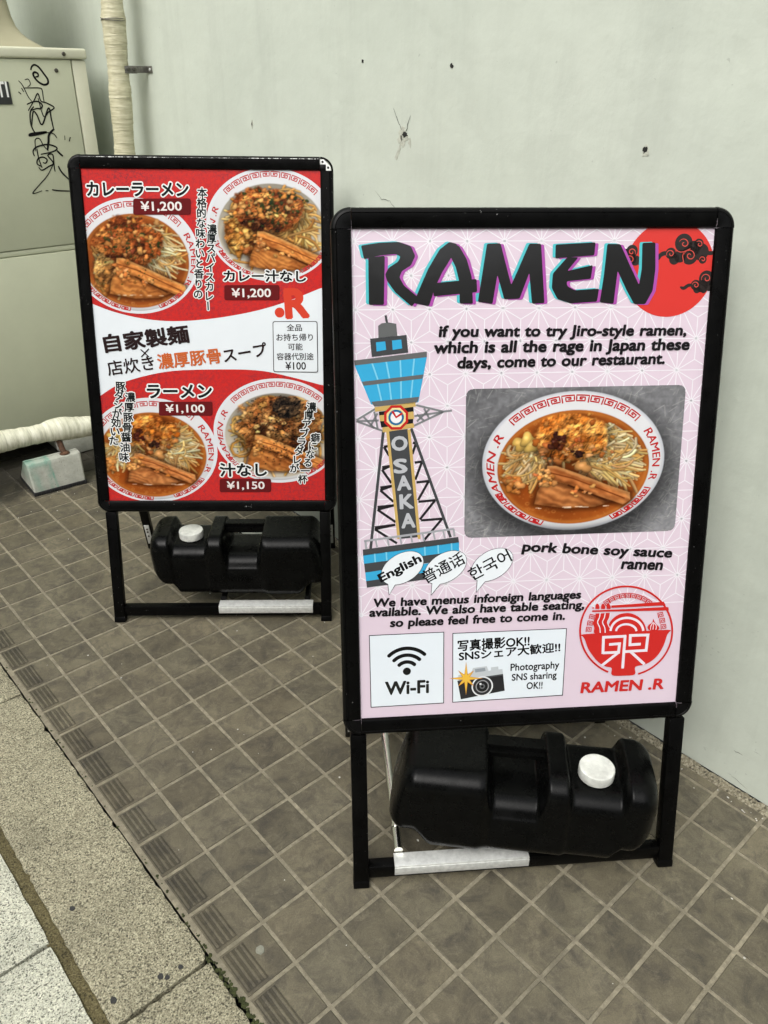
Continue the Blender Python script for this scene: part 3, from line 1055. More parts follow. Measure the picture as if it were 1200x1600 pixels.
# ------------------------------------------------------------------ posters: everything printed is flat ink on one sheet
class Sheet:
    """a poster face: coloured flat shapes in metres on the sheet, layered by hairline steps"""

    def __init__(self, corners, W, H):
        self.W, self.H = W, H
        self.f = homography(corners, [(-W / 2, H), (W / 2, H), (W / 2, 0), (-W / 2, 0)])
        self.V, self.F, self.C, self.MI, self.n = [], [], [], [], 0

    def add(self, V, F, col, layer, mi=0):
        V = np.asarray(V, float)
        self.V.append(np.c_[V, np.full(len(V), layer * 0.00012)])
        if np.ndim(col) == 1: col = np.tile(lin(col), (len(V), 1))
        self.C.append(col)
        self.F += [tuple(int(i) + self.n for i in f) for f in F]
        self.MI += [mi] * len(F)
        self.n += len(V)

    def poly(self, pts, col, layer, mi=0, px=True):
        P = self.f(pts) if px else np.array(pts)
        self.add(P, [tuple(range(len(P)))], col, layer, mi)

    def line(self, pts, w, col, layer, px=True, smooth=0, taper=0.0):
        """stroke of full width w metres"""
        P = self.f(pts) if px else np.array(pts)
        if smooth: P = np.array(smooth_line(P, smooth))
        V, F = ribbon(P, w / 2, taper)
        self.add(V, F, col, layer)

    def disc(self, c, r, col, layer, sy=1.0, rot=0.0, px=True, n=40, ring=None):
        c_ = self.f([c])[0] if px else np.array(c)
        a = np.linspace(0, 2 * np.pi, n, endpoint=False)
        P = np.c_[r * np.cos(a), r * sy * np.sin(a)]
        cr, sr = math.cos(rot), math.sin(rot)
        Rm = np.array([[cr, sr], [-sr, cr]])
        if ring is None:
            self.add(c_ + P @ Rm, [tuple(range(n))], col, layer)
        else:
            Q = P * ring
            self.add(np.concatenate([c_ + P @ Rm, c_ + Q @ Rm]), [(i, (i + 1) % n, n + (i + 1) % n, n + i) for i in range(n)], col, layer)

    def rrect(self, pts, r, col, layer, mi=0):
        """rounded quad through four measured corners"""
        P = self.f(pts)
        out = []
        for i in range(4):
            p, a, b = P[i], P[i - 1], P[(i + 1) % 4]
            u, v = (a - p) / np.linalg.norm(a - p), (b - p) / np.linalg.norm(b - p)
            for k in range(7):
                t = k / 6
                out.append(p + u * r * (1 - t) ** 2 + v * r * t ** 2)
        self.add(out, [tuple(range(len(out)))], col, layer, mi)

    def text(self, body, p0, p1, h, col, layer, off=0.0, shear=0.0, out=None, outw=0.05, space=1.0, wsp=1.0):
        """text whose ink box runs from p0 to p1 (bottom corners, measured) and is h measured units tall"""
        a, b, c = self.f([p0, p1, ((p0[0] + p1[0]) / 2, (p0[1] + p1[1]) / 2 - h)])
        ht = abs(np.cross(b - a, c - a)) / np.linalg.norm(b - a)
        v0, f0 = glyphs(body, 0.0, shear, space, wsp)
        lo, hi = v0.min(0) - off, v0.max(0) + off
        ex = (b - a) / (hi[0] - lo[0])
        ey = np.array([-(b - a)[1], (b - a)[0]]) / np.linalg.norm(b - a) * ht / (hi[1] - lo[1])
        self.stamp(lambda v: a + np.outer(v[:, 0] - lo[0], ex) + np.outer(v[:, 1] - lo[1], ey), v0, f0, off, col, layer, out, outw)

    def stamp(self, T, v0, f0, off, col, layer, out=None, outw=0.05):
        """a glyph printed bold: copies spread by the extra stroke weight, each a hair above the last; an outline the same way below"""
        def spread(r_, n, c, l):
            for k in range(n):
                t = 2 * math.pi * (k + 0.5) / n
                self.add(T(v0 + np.array([r_ * math.cos(t), r_ * math.sin(t)])), f0, c, l + 0.02 * k)
        if out is not None:
            spread(off + outw, 14, out, layer - 1)
            spread(off + outw * 0.5, 8, out, layer - 0.6)
        if off > 0: spread(off, 8 if off > 0.015 else 6, col, layer)
        self.add(T(v0), f0, col, layer + 0.2)

    def column(self, body, p0, p1, size, col, layer, off=0.0, out=None, outw=0.05):
        """upright characters one under another between two measured centres"""
        n = len(body)
        for i, ch in enumerate(body):
            t = i / (n - 1)
            c = (p0[0] + (p1[0] - p0[0]) * t, p0[1] + (p1[1] - p0[1]) * t)
            v0, f0 = glyphs(ch)
            a = self.f([c])[0]
            q = self.f([(c[0] + size, c[1])])[0]
            s = np.linalg.norm(q - a)
            mid = np.array([0.48, 0.36])
            if ch == 'ー':
                T = lambda v: np.c_[-(v[:, 1] - 0.36), -(v[:, 0] - 0.48)]
            else:
                T = lambda v: v - mid
            self.stamp(lambda v, T=T, a=a, s=s: a + T(v) * s, v0, f0, off, col, layer, out, outw)

    def raster(self, img, mask, x0, x1, y0, y1, layer):
        """a printed picture: a fine grid of ink; img rows run from y0 up to y1"""
        ny, nx = img.shape[:2]
        X, Y = np.meshgrid(np.linspace(x0, x1, nx), np.linspace(y0, y1, ny))
        keep = mask[:-1, :-1] & mask[1:, :-1] & mask[:-1, 1:] & mask[1:, 1:]
        jj, ii = np.nonzero(keep)
        idx = jj * nx + ii
        F = np.c_[idx, idx + 1, idx + nx + 1, idx + nx]
        used = np.unique(F)
        remap = np.full(nx * ny, -1)
        remap[used] = np.arange(len(used))
        V = np.c_[X.ravel(), Y.ravel()][used]
        self.add(V, [], lin(np.clip(img.reshape(-1, 3)[used], 0, 1) * 255), layer)
        base = self.n - len(used)
        self.F += [tuple(f) for f in (remap[F] + base).tolist()]
        self.MI += [0] * len(F)

    def build(self, name, parent, M, mats):
        me = bpy.data.meshes.new(name)
        V = np.concatenate(self.V)
        me.from_pydata(V.tolist(), [], self.F)
        ca = me.color_attributes.new('ink', 'FLOAT_COLOR', 'POINT')
        C = np.concatenate(self.C)
        ca.data.foreach_set('color', np.c_[C, np.ones(len(C))].astype(np.float32).ravel())
        me.polygons.foreach_set('material_index', self.MI)
        # every sheet polygon faces out
        me.update()
        nz = np.empty(len(me.polygons) * 3)
        me.polygons.foreach_get('normal', nz)
        bad = np.nonzero(nz.reshape(-1, 3)[:, 2] < 0)[0]
        bmm = bmesh.new()
        bmm.from_mesh(me)
        bmm.faces.ensure_lookup_table()
        bmesh.ops.reverse_faces(bmm, faces=[bmm.faces[i] for i in bad])
        bmm.to_mesh(me)
        bmm.free()
        o = link(name, me, mats, parent)
        o.matrix_local = M
        return o


# ---- a small painter for the printed pictures of food
class Paint:
    def __init__(self, nx, ny, sx, sy, seed):
        """canvas over [-sx,sx] x [-sy,sy]"""
        self.nx, self.ny = nx, ny
        self.X, self.Y = np.meshgrid(np.linspace(-sx, sx, nx), np.linspace(-sy, sy, ny))
        self.sx, self.sy = sx, sy
        self.px = 2 * sx / nx
        self.im = np.zeros((ny, nx, 3))
        self.r = np.random.RandomState(seed)

    def fbm(self, base, octs=4, pers=0.55):
        """smooth random field in about [0,1]"""
        out = np.zeros((self.ny, self.nx))
        amp, tot = 1.0, 0
        for o in range(octs):
            n = max(2, int(base * 2 ** o))
            m = max(2, int(n * self.ny / self.nx))
            g = self.r.rand(m + 2, n + 2)
            yi, xi = np.linspace(0, m, self.ny), np.linspace(0, n, self.nx)
            y0, x0 = yi.astype(int), xi.astype(int)
            fy, fx = (yi - y0)[:, None], (xi - x0)[None, :]
            fy, fx = fy * fy * (3 - 2 * fy), fx * fx * (3 - 2 * fx)
            a = g[np.ix_(y0, x0)] * (1 - fy) * (1 - fx) + g[np.ix_(y0 + 1, x0)] * fy * (1 - fx) + g[np.ix_(y0, x0 + 1)] * (1 - fy) * fx + g[np.ix_(y0 + 1, x0 + 1)] * fy * fx
            out += a * amp
            tot += amp
            amp *= pers
        return out / tot

    def win(self, x0, x1, y0, y1):
        i0 = int(np.clip((x0 + self.sx) / (2 * self.sx) * (self.nx - 1) - 1, 0, self.nx))
        i1 = int(np.clip((x1 + self.sx) / (2 * self.sx) * (self.nx - 1) + 2, 0, self.nx))
        j0 = int(np.clip((y0 + self.sy) / (2 * self.sy) * (self.ny - 1) - 1, 0, self.ny))
        j1 = int(np.clip((y1 + self.sy) / (2 * self.sy) * (self.ny - 1) + 2, 0, self.ny))
        return slice(j0, j1), slice(i0, i1)

    def blend(self, sl, a, col):
        self.im[sl] = self.im[sl] * (1 - a[..., None]) + col * a[..., None]

    def stroke(self, P, w, col, shade=0.5, shadow=0.5, spec=0.25):
        """one noodle, sprout or fibre: a rounded strip of the photograph"""
        P = np.array(P, float)
        m = w * 2.5
        sl = self.win(P[:, 0].min() - m, P[:, 0].max() + m, P[:, 1].min() - m, P[:, 1].max() + m)
        X, Y = self.X[sl], self.Y[sl]
        if X.size == 0: return
        D = np.full(X.shape, 1e9)
        S = np.zeros(X.shape)
        for k in range(len(P) - 1):
            a, d = P[k], P[k + 1] - P[k]
            L = np.hypot(*d) + 1e-9
            t = np.clip(((X - a[0]) * d[0] + (Y - a[1]) * d[1]) / L ** 2, 0, 1)
            ex, ey = X - a[0] - t * d[0], Y - a[1] - t * d[1]
            q = np.hypot(ex, ey)
            c = q < D
            D = np.where(c, q, D)
            S = np.where(c, (d[0] * ey - d[1] * ex) / L, S)
        if shadow:
            self.blend(sl, shadow * np.clip(1 - D / (w * 2.0), 0, 1) ** 1.2, np.array(col) * 0.22)
        a = np.clip((w - D) / self.px + 0.5, 0, 1)
        t = np.clip(S / w, -1, 1)
        sgn = 1.0 if (P[-1] - P[0])[0] >= 0 else -1.0
        prof = np.sqrt(np.clip(1 - t * t, 0, 1))
        lum = 1 - shade + shade * prof + 0.18 * t * sgn
        c = np.array(col)[None, None, :] * lum[..., None]
        c = c + spec * np.clip(1 - ((t * sgn - 0.35) / 0.28) ** 2, 0, 1)[..., None]
        self.im[sl] = self.im[sl] * (1 - a[..., None]) + c * a[..., None]

    def crumb(self, x, y, r, col, shadow=0.45, spec=0.25):
        """one lump of mince, fat or pepper"""
        sl = self.win(x - 2 * r, x + 2 * r, y - 2 * r, y + 2 * r)
        X, Y = self.X[sl] - x, self.Y[sl] - y
        if X.size == 0: return
        th = np.arctan2(Y, X)
        ph = self.r.rand(3) * 6.28
        rr = r * (1 + 0.22 * np.sin(2 * th + ph[0]) + 0.14 * np.sin(3 * th + ph[1]) + 0.08 * np.sin(5 * th + ph[2]))
        D = np.hypot(X, Y)
        if shadow: self.blend(sl, shadow * np.clip(1 - np.hypot(X, Y + r * 0.4) / (1.7 * r), 0, 1), np.array(col) * 0.2)
        a = np.clip((rr - D) / self.px + 0.5, 0, 1)
        q = D / rr
        lum = 0.55 + 0.5 * np.sqrt(np.clip(1 - q * q, 0, 1)) + 0.25 * (Y / r) * 0.6
        c = np.array(col)[None, None, :] * lum[..., None] + spec * np.clip(1 - (np.hypot(X + r * 0.2, Y - r * 0.35) / (0.4 * r)) ** 2, 0, 1)[..., None]
        self.im[sl] = self.im[sl] * (1 - a[..., None]) + c * a[..., None]

    def polygon(self, pts, soft=1.0):
        """coverage of a polygon"""
        P = np.array(pts, float)
        ins = np.zeros(self.X.shape, bool)
        D = np.full(self.X.shape, 1e9)
        n = len(P)
        for k in range(n):
            a, b = P[k], P[(k + 1) % n]
            cond = ((a[1] > self.Y) != (b[1] > self.Y))
            with np.errstate(divide='ignore', invalid='ignore'):
                xi = (b[0] - a[0]) * (self.Y - a[1]) / (b[1] - a[1] + 1e-12) + a[0]
            ins ^= cond & (self.X < xi)
            d = b - a
            t = np.clip(((self.X - a[0]) * d[0] + (self.Y - a[1]) * d[1]) / (d @ d), 0, 1)
            D = np.minimum(D, np.hypot(self.X - a[0] - t * d[0], self.Y - a[1] - t * d[1]))
        sd_ = np.where(ins, D, -D)
        return np.clip(sd_ / (self.px * soft) + 0.5, 0, 1), sd_


def bowl(p, kind, cx=0.0, cy=0.0, R0=1.0):
    """paint one bowl of noodles, seen from above and in front, with unit outer radius"""
    r = p.r
    c01 = lambda *c: np.array(c, float) / 255
    X, Y = (p.X - cx) / R0, (p.Y - cy) / R0
    U = lambda pts: [(cx + x * R0, cy + y * R0) for x, y in pts]
    rr = np.hypot(X, Y)
    ri = np.hypot(X / 0.835, (Y + 0.085) / 0.82)
    al = np.clip((1 - rr) * R0 / p.px + 0.5, 0, 1)
    rim = c01(226, 226, 228)[None, None] * (0.94 + 0.06 * np.clip(Y + 0.4, 0, 1))[..., None]
    edge = np.clip((rr - 0.955) / 0.03, 0, 1)
    rim = rim * (1 - 0.10 * edge[..., None]) + np.array([0, 0.01, 0.03]) * edge[..., None]
    low = np.clip((-Y - 0.80) / 0.2, 0, 1) * np.clip((rr - 0.9) / 0.1, 0, 1)
    rim = rim * (1 - 0.35 * low[..., None])
    p.im = p.im * (1 - al[..., None]) + rim * al[..., None]
    ai = np.clip((1 - ri) * R0 * 0.8 / p.px + 0.5, 0, 1)
    f1, f2 = p.fbm(5, 5), p.fbm(16, 4)
    if kind in ('soup', 'curry'):
        b0, b1 = (c01(112, 48, 16), c01(186, 100, 38)) if kind == 'soup' else (c01(112, 52, 24), c01(168, 88, 36))
        w_ = np.clip(0.7 * f1 + 0.5 * f2 - 0.1 + 0.25 * (ri - 0.6), 0, 1)
        brow = b0 + (b1 - b0) * w_[..., None]
        halo = np.exp(-((ri - 0.965) / 0.03) ** 2)
        brow = brow * (1 - 0.35 * halo[..., None]) + c01(222, 150, 70) * 0.35 * halo[..., None]
    else:
        brow = c01(216, 206, 186) * (0.82 + 0.2 * f1)[..., None] * (1 - 0.25 * np.clip(Y + 0.3, 0, 1))[..., None]
    p.im = p.im * (1 - ai[..., None]) + brow * ai[..., None]
    inner = lambda x, y, k=0.93: math.hypot(x / 0.835, (y + 0.085) / 0.82) < k

    if kind in ('soup', 'curry'):       # beads of fat on the broth
        for _ in range(260):
            a, q = r.rand() * 6.283, math.sqrt(r.rand())
            x, y = 0.8 * q * math.cos(a), -0.085 + 0.78 * q * math.sin(a)
            rad = 0.006 + 0.016 * r.rand() ** 3
            sl = p.win(cx + (x - rad * 1.5) * R0, cx + (x + rad * 1.5) * R0, cy + (y - rad * 1.5) * R0, cy + (y + rad * 1.5) * R0)
            d = np.hypot(p.X[sl] - cx - x * R0, p.Y[sl] - cy - y * R0) / R0
            p.blend(sl, 0.35 * np.exp(-((d - rad) / (0.35 * rad)) ** 2), c01(236, 176, 92))

    def strand(x, y, ang, L, w, col, curl, **kw):
        P = []
        a = ang
        for k in range(7):
            P.append((x, y))
            x += L / 6 * math.cos(a)
            y += L / 6 * math.sin(a)
            a += curl / 6
        if not inner(*P[0], 0.98) or not inner(*P[-1], 0.99): return
        p.stroke(U(P), w * R0, col, **kw)

    def vary(c, s=0.1):
        return np.clip(c01(*c) * (1 + r.randn() * s) + r.randn(3) * 0.012, 0, 1)

    def field_light(f, k):
        """light a height field from the upper left"""
        gy, gx = np.gradient(f)
        return np.clip((gx * 0.55 - gy * 0.9) * -k / p.px * 0.02, -0.55, 0.55)

    def mound(x0, y0, sx, sy, pal, seed_scale=13, rough=2.6, gain=1.0):
        """a heap of minced topping: lumpy, lit from above, ragged at its edge"""
        d = np.hypot((X - x0) / sx, (Y - y0) / sy)
        edge = (1 - d) * 6 + (p.fbm(11, 4, 0.6) - 0.5) * rough * 1.5
        m = np.clip(0.8 + edge * 1.6, 0, 1)
        sh = np.clip(0.5 + ((1 - np.hypot((X - x0) / (sx * 1.12), (Y - y0 + 0.05) / (sy * 1.12))) * 5), 0, 1) * (1 - m)
        p.im *= (1 - 0.35 * sh)[..., None]
        t = np.clip((p.fbm(seed_scale, 5, 0.62) - 0.5) * 2.6 + 0.5, 0, 1)[..., None]
        a_, b_, c_ = [c01(*q) for q in pal]
        col = np.where(t < 0.5, a_ + (b_ - a_) * t * 2, b_ + (c_ - b_) * (t - 0.5) * 2)
        h = p.fbm(seed_scale * 1.5, 4, 0.6)
        lum = 0.92 + field_light(h, 2.6 * gain) + 0.22 * np.clip((Y - y0) / sy, -1, 1)
        glint = np.clip((p.fbm(40, 2) - 0.70) * 6, 0, 1) * 0.22
        col = col * lum[..., None] + glint[..., None] * np.array([1.0, 0.85, 0.6])
        p.blend((slice(None), slice(None)), m, 0)
        p.im += np.clip(col, 0, 1) * m[..., None]

    def crumbs(n, x0, y0, sx, sy, r0, r1, cols, spec=0.15, shadow=0.3):
        order = sorted([(r.randn() * sx + x0, r.randn() * sy + y0) for _ in range(n)], key=lambda q: -q[1])
        for x, y in order:
            if abs(x - x0) > 2.1 * sx or abs(y - y0) > 2.1 * sy or not inner(x, y, 0.95): continue
            p.crumb(cx + x * R0, cy + y * R0, (r0 + (r1 - r0) * r.rand() ** 2) * R0, vary(cols[r.randint(len(cols))], 0.12), spec=spec * r.rand(), shadow=shadow)

    def sprouts(n, xa, xb, ya, yb, ang, spread, L0, L1, w0, w1, cols, key):
        S_ = [(xa + (xb - xa) * r.rand(), ya + (yb - ya) * r.rand()) for _ in range(n)]
        for x, y in sorted(S_, key=key):
            cc = vary(cols[r.randint(len(cols))], 0.08)
            strand(x, y, R(ang) + spread * r.randn(), L0 + (L1 - L0) * r.rand(), w0 + (w1 - w0) * r.rand(), cc * (0.80 + 0.26 * r.rand()), 0.95 * r.randn(), spec=0.04, shadow=0.42, shade=0.34)

    pale = [(232, 204, 144), (220, 184, 116), (244, 226, 178), (212, 166, 94)]
    gold = [(222, 176, 98), (204, 150, 74), (236, 200, 130), (190, 132, 62)]
    if kind in ('drycurry', 'dry'):
        for _ in range(330):
            a, q = r.rand() * 6.283, math.sqrt(r.rand()) * 0.92
            x, y = 0.72 * q * math.cos(a), -0.05 + 0.70 * q * math.sin(a)
            strand(x, y, r.rand() * 6.28, 0.30 + 0.35 * r.rand(), 0.021, vary(gold[r.randint(4)], 0.08), r.randn() * 1.5, shadow=0.5, spec=0.08, shade=0.42)
    else:
        for _ in range(10):
            strand(0.52 + 0.20 * r.rand(), -0.05 + 0.4 * r.rand(), r.rand() * 6.28, 0.3, 0.020, vary((220, 156, 72), 0.08), 2.4 * r.randn(), spec=0.1)
        for _ in range(14):
            strand(-0.72 + 0.25 * r.rand(), -0.30 + 0.5 * r.rand(), r.rand() * 6.28, 0.3, 0.022, vary((206, 144, 70), 0.08), 1.6 * r.randn(), spec=0.1)
    if kind == 'soup':
        sprouts(120, -0.62, -0.20, -0.06, 0.32, -112, 0.5, 0.22, 0.48, 0.012, 0.019, pale + [(196, 150, 92)], lambda q: -q[1])
        sprouts(250, 0.08, 0.46, -0.08, 0.54, -50, 0.5, 0.24, 0.52, 0.012, 0.019, pale + [(196, 150, 92)], lambda q: -q[1])
        for x, y in ((-0.60, 0.27), (-0.52, 0.33), (-0.46, 0.24)): p.crumb(cx + x * R0, cy + y * R0, 0.085 * R0, c01(236, 196, 104), spec=0.12)
        tint = np.clip((p.fbm(7, 4) - 0.42) * 2.4, 0, 1) * np.clip((1 - ri) * 4, 0, 1) * 0.45
        p.im = p.im * (1 - tint[..., None]) + p.im * c01(214, 150, 84) * tint[..., None]
        mound(-0.03, 0.36, 0.40, 0.33, [(104, 50, 18), (184, 104, 38), (228, 162, 82)])
        crumbs(46, 0.02, 0.12, 0.20, 0.11, 0.022, 0.050, [(184, 120, 66), (164, 94, 46), (198, 142, 88)], 0.08, 0.2)
        crumbs(26, -0.02, 0.40, 0.22, 0.16, 0.022, 0.050, [(190, 112, 42), (206, 134, 60), (166, 86, 32)], 0.08, 0.15)
        crumbs(16, -0.19, 0.32, 0.04, 0.06, 0.025, 0.05, [(84, 36, 20), (64, 28, 18)])
        crumbs(10, 0.04, 0.11, 0.03, 0.03, 0.02, 0.04, [(50, 26, 18)])
        crumbs(16, -0.68, -0.26, 0.06, 0.09, 0.03, 0.06, [(188, 112, 52), (206, 142, 76)])
        p.crumb(cx + 0.10 * R0, cy - 0.08 * R0, 0.085 * R0, c01(206, 146, 84), spec=0.1)
    elif kind == 'curry':
        sprouts(60, -0.66, -0.25, -0.42, 0.05, -60, 0.8, 0.26, 0.44, 0.017, 0.023, gold + pale, lambda q: -q[1])
        sprouts(180, 0.06, 0.46, -0.08, 0.48, -55, 0.5, 0.24, 0.48, 0.012, 0.019, pale + [(196, 150, 92)], lambda q: -q[1])
        sprouts(30, -0.40, 0.30, 0.50, 0.66, -20, 0.7, 0.2, 0.4, 0.016, 0.021, pale, lambda q: -q[1])
        mound(-0.36, -0.18, 0.30, 0.34, [(110, 64, 30), (184, 128, 66), (226, 178, 106)])
        mound(-0.10, 0.24, 0.50, 0.40, [(84, 38, 18), (146, 74, 32), (206, 132, 66)])
        crumbs(110, -0.08, 0.26, 0.26, 0.22, 0.010, 0.028, [(56, 64, 32), (74, 82, 42), (44, 50, 26)], 0.04)
        crumbs(40, -0.05, 0.30, 0.24, 0.20, 0.025, 0.055, [(186, 116, 56), (160, 76, 34), (206, 148, 84)])
        crumbs(24, -0.35, -0.50, 0.26, 0.12, 0.03, 0.06, [(166, 100, 48), (188, 128, 66)])
    elif kind == 'drycurry':
        sprouts(40, 0.20, 0.60, -0.20, 0.34, -70, 0.7, 0.26, 0.44, 0.017, 0.022, gold, lambda q: -q[1])
        mound(-0.46, -0.16, 0.28, 0.36, [(104, 56, 24), (190, 128, 56), (232, 178, 96)])
        mound(-0.04, 0.26, 0.54, 0.38, [(76, 36, 18), (142, 72, 32), (212, 146, 76)])
        crumbs(170, 0.0, 0.30, 0.30, 0.20, 0.010, 0.032, [(54, 66, 32), (76, 86, 44), (42, 50, 26)], 0.04)
        crumbs(50, -0.05, 0.35, 0.30, 0.20, 0.025, 0.055, [(196, 128, 62), (150, 70, 32), (222, 168, 96)])
        crumbs(20, -0.5, -0.3, 0.12, 0.18, 0.03, 0.06, [(176, 104, 46), (226, 174, 92)])
    else:
        mound(0.02, 0.06, 0.64, 0.60, [(74, 38, 18), (150, 88, 42), (216, 152, 84)])
        mound(0.06, 0.30, 0.52, 0.36, [(70, 38, 20), (136, 80, 40), (200, 140, 80)])
        crumbs(50, -0.2, 0.2, 0.30, 0.20, 0.03, 0.06, [(206, 146, 80), (170, 104, 52), (226, 178, 112)])
        mound(0.16, 0.46, 0.24, 0.19, [(22, 18, 16), (48, 38, 30), (104, 78, 54)], 26)
        crumbs(420, 0.05, 0.20, 0.36, 0.34, 0.006, 0.014, [(36, 26, 20), (24, 20, 16)], 0.03, 0.1)

    def slab(pts, base, dark, ang, fat=None, lit=1.0):
        """a slice of braised pork: fibres along its length, a paler fat edge"""
        a, sd_ = p.polygon(U(pts), 1.5)
        p.blend((slice(None), slice(None)), 0.7 * np.clip(1 + (sd_) / (0.08 * R0), 0, 1) * (sd_ < 0), c01(52, 22, 8))
        ca_, sa_ = math.cos(ang), math.sin(ang)
        along, across = X * ca_ + Y * sa_, -X * sa_ + Y * ca_
        warp = p.fbm(6, 4)
        f = 0.5 + 0.5 * np.sin(across * 62 + (warp - 0.5) * 22 + along * 3)
        g = np.clip((p.fbm(10, 5, 0.55) - 0.5) * 2.0 + 0.5, 0, 1)
        w_ = np.clip(0.34 * f + 0.72 * g, 0, 1)
        col = c01(*dark) + (c01(*base) - c01(*dark)) * w_[..., None]
        ins = a > 0.5
        top = (across > np.median(across[ins])) if ins.any() else 0
        rimw = np.clip(1 - sd_ / (0.055 * R0), 0, 1) * top
        if fat: col = col * (1 - 0.8 * rimw[..., None]) + c01(*fat) * 0.8 * rimw[..., None]
        lum = lit * (0.80 + 0.25 * np.clip(sd_ / (0.05 * R0), 0, 1)) + field_light(p.fbm(9, 4, 0.5), 0.9) + 0.10 * (f - 0.5)
        p.blend((slice(None), slice(None)), a, 0)
        p.im += np.clip(col * lum[..., None], 0, 1) * a[..., None]

    base, dark, fat = ((212, 138, 78), (140, 76, 36), (236, 172, 106)) if kind == 'soup' else ((222, 146, 74), (146, 78, 34), (240, 184, 112))
    dx = {'soup': 0, 'curry': 0.04, 'drycurry': 0.12, 'dry': -0.02}[kind]
    dy = {'soup': 0, 'curry': -0.02, 'drycurry': -0.10, 'dry': -0.06}[kind]
    pk = 1.0 if kind == 'soup' else 1.14
    sh = lambda pts: [(0.1 + (x - 0.1) * pk + dx, -0.35 + (y + 0.35) * pk + dy) for x, y in pts]
    slab(sh([(-0.42, -0.60), (-0.39, -0.42), (-0.30, -0.20), (-0.03, -0.25), (0.32, -0.46), (0.46, -0.58), (0.26, -0.665), (-0.07, -0.675)]), base, dark, R(-22), None, 0.92)
    slab(sh([(-0.29, -0.05), (-0.20, -0.05), (0.05, -0.17), (0.35, -0.33), (0.64, -0.47), (0.65, -0.58), (0.57, -0.645), (0.42, -0.57), (0.18, -0.455), (-0.05, -0.33), (-0.31, -0.23)]), base, dark, R(-25), fat, 1.04)
    p.stroke(U(sh([(-0.28, -0.14), (0.0, -0.24), (0.3, -0.40), (0.58, -0.55)])), 0.008 * R0, c01(120, 56, 24), shadow=0.15, spec=0, shade=0.2)
    p.stroke(U(sh([(-0.05, -0.335), (0.18, -0.46), (0.38, -0.575)])), 0.010 * R0, c01(66, 30, 12), shadow=0.3, spec=0, shade=0.1)
    crumbs(22, -0.30 + dx, -0.24 + dy, 0.07, 0.08, 0.025, 0.05, [(196, 118, 56), (220, 156, 88)])
    crumbs(8, 0.08 + dx, -0.42 + dy, 0.10, 0.04, 0.02, 0.04, [(214, 150, 84), (190, 112, 50)])
    if kind == 'curry':
        crumbs(30, 0.1 + dx, -0.3 + dy, 0.25, 0.15, 0.006, 0.014, [(62, 74, 34), (60, 30, 18)], 0.04, 0.1)
    if kind == 'dry':
        crumbs(110, 0.1 + dx, -0.3 + dy, 0.25, 0.15, 0.005, 0.012, [(36, 26, 20), (26, 20, 16)], 0.03, 0.1)
    if kind in ('soup', 'curry'):      # glints where the broth meets the meat
        for _ in range(12):
            x = -0.42 + 0.85 * r.rand()
            strand(x, -0.655 - 0.015 * r.rand() + dy, 0, 0.03 + 0.05 * r.rand(), 0.004, c01(250, 226, 196), 0, shadow=0, shade=0.1, spec=0.1)
    # the lens softens the picture a little, and the print is contrasty
    k = np.array([1, 2, 1]) / 4.0
    for ax in (0, 1):
        q = np.pad(p.im, [(1, 1) if i == ax else (0, 0) for i in range(3)], 'edge')
        p.im = sum(k[i] * np.take(q, range(i, i + p.im.shape[ax]), axis=ax) for i in range(3))
    return al


def arc_map(S, c, rx, ry):
    """polar to sheet: angle in degrees, radius as a share of the bowl"""
    c0 = S.f([c])[0]
    ex = np.linalg.norm(S.f([(c[0] + rx, c[1])])[0] - c0)
    ey = np.linalg.norm(S.f([(c[0], c[1] - ry)])[0] - c0)
    return c0, ex, ey


def rim_marks(S, c0, ex, ey, texts, meanders, red, layer, lo=0.875, hi=0.955, dy=-0.045):
    def at(a, q):
        # the pattern band lies between the lip and the broth, whose centre sits lower
        sh = dy * (1 - (q - 0.83) / 0.17) * 1.9 * 0.5
        return (c0[0] + ex * q * math.cos(R(a)), c0[1] + ey * (q * math.sin(R(a)) + sh))
    for (a0, a1, body) in texts:        # letters bent round the rim; a0 is the left end
        v, f = glyphs(body, 0.0, 0.12)
        l_, h_ = v.min(0), v.max(0)
        for k, (dx, dy_) in enumerate(((0, 0), (0.016, 0.008), (-0.016, 0.008), (0.016, -0.008), (-0.016, -0.008))):
            out = []
            for x, y in v:
                t, s = (x + dx - l_[0]) / (h_[0] - l_[0]), (y + dy_ - l_[1]) / (h_[1] - l_[1])
                out.append(at(a0 + (a1 - a0) * t, lo - 0.005 + (hi - lo + 0.005) * s))
            S.add(out, f, red, layer + 0.02 * k)
    key = [(0, 0), (0, 1), (1, 1), (1, 0.22), (0.30, 0.22), (0.30, 0.72), (0.72, 0.72), (0.72, 0.48), (0.50, 0.48)]
    for (a0, a1, n, flip) in meanders:
        for k in range(n):
            pts = []
            for i in range(len(key) - 1):
                for q in range(3):
                    t = q / 3
                    pts.append((key[i][0] + (key[i + 1][0] - key[i][0]) * t, key[i][1] + (key[i + 1][1] - key[i][1]) * t))
            pts.append(key[-1])
            da = (a1 - a0) / n
            P = []
            for x, y in pts:
                if (k < n / 2) == flip: x = 1 - x
                P.append(at(a0 + da * (k + 0.08 + 0.84 * x), lo + (hi - lo) * y))
            S.line(P, (hi - lo) * ex * 0.19, red, layer, px=False)


def poster_frame(S, bg, mi=0):
    e = 0.012
    S.add([(-S.W / 2 - e, -e), (S.W / 2 + e, -e), (S.W / 2 + e, S.H + e), (-S.W / 2 - e, S.H + e)], [(0, 1, 2, 3)], bg, 0, mi)


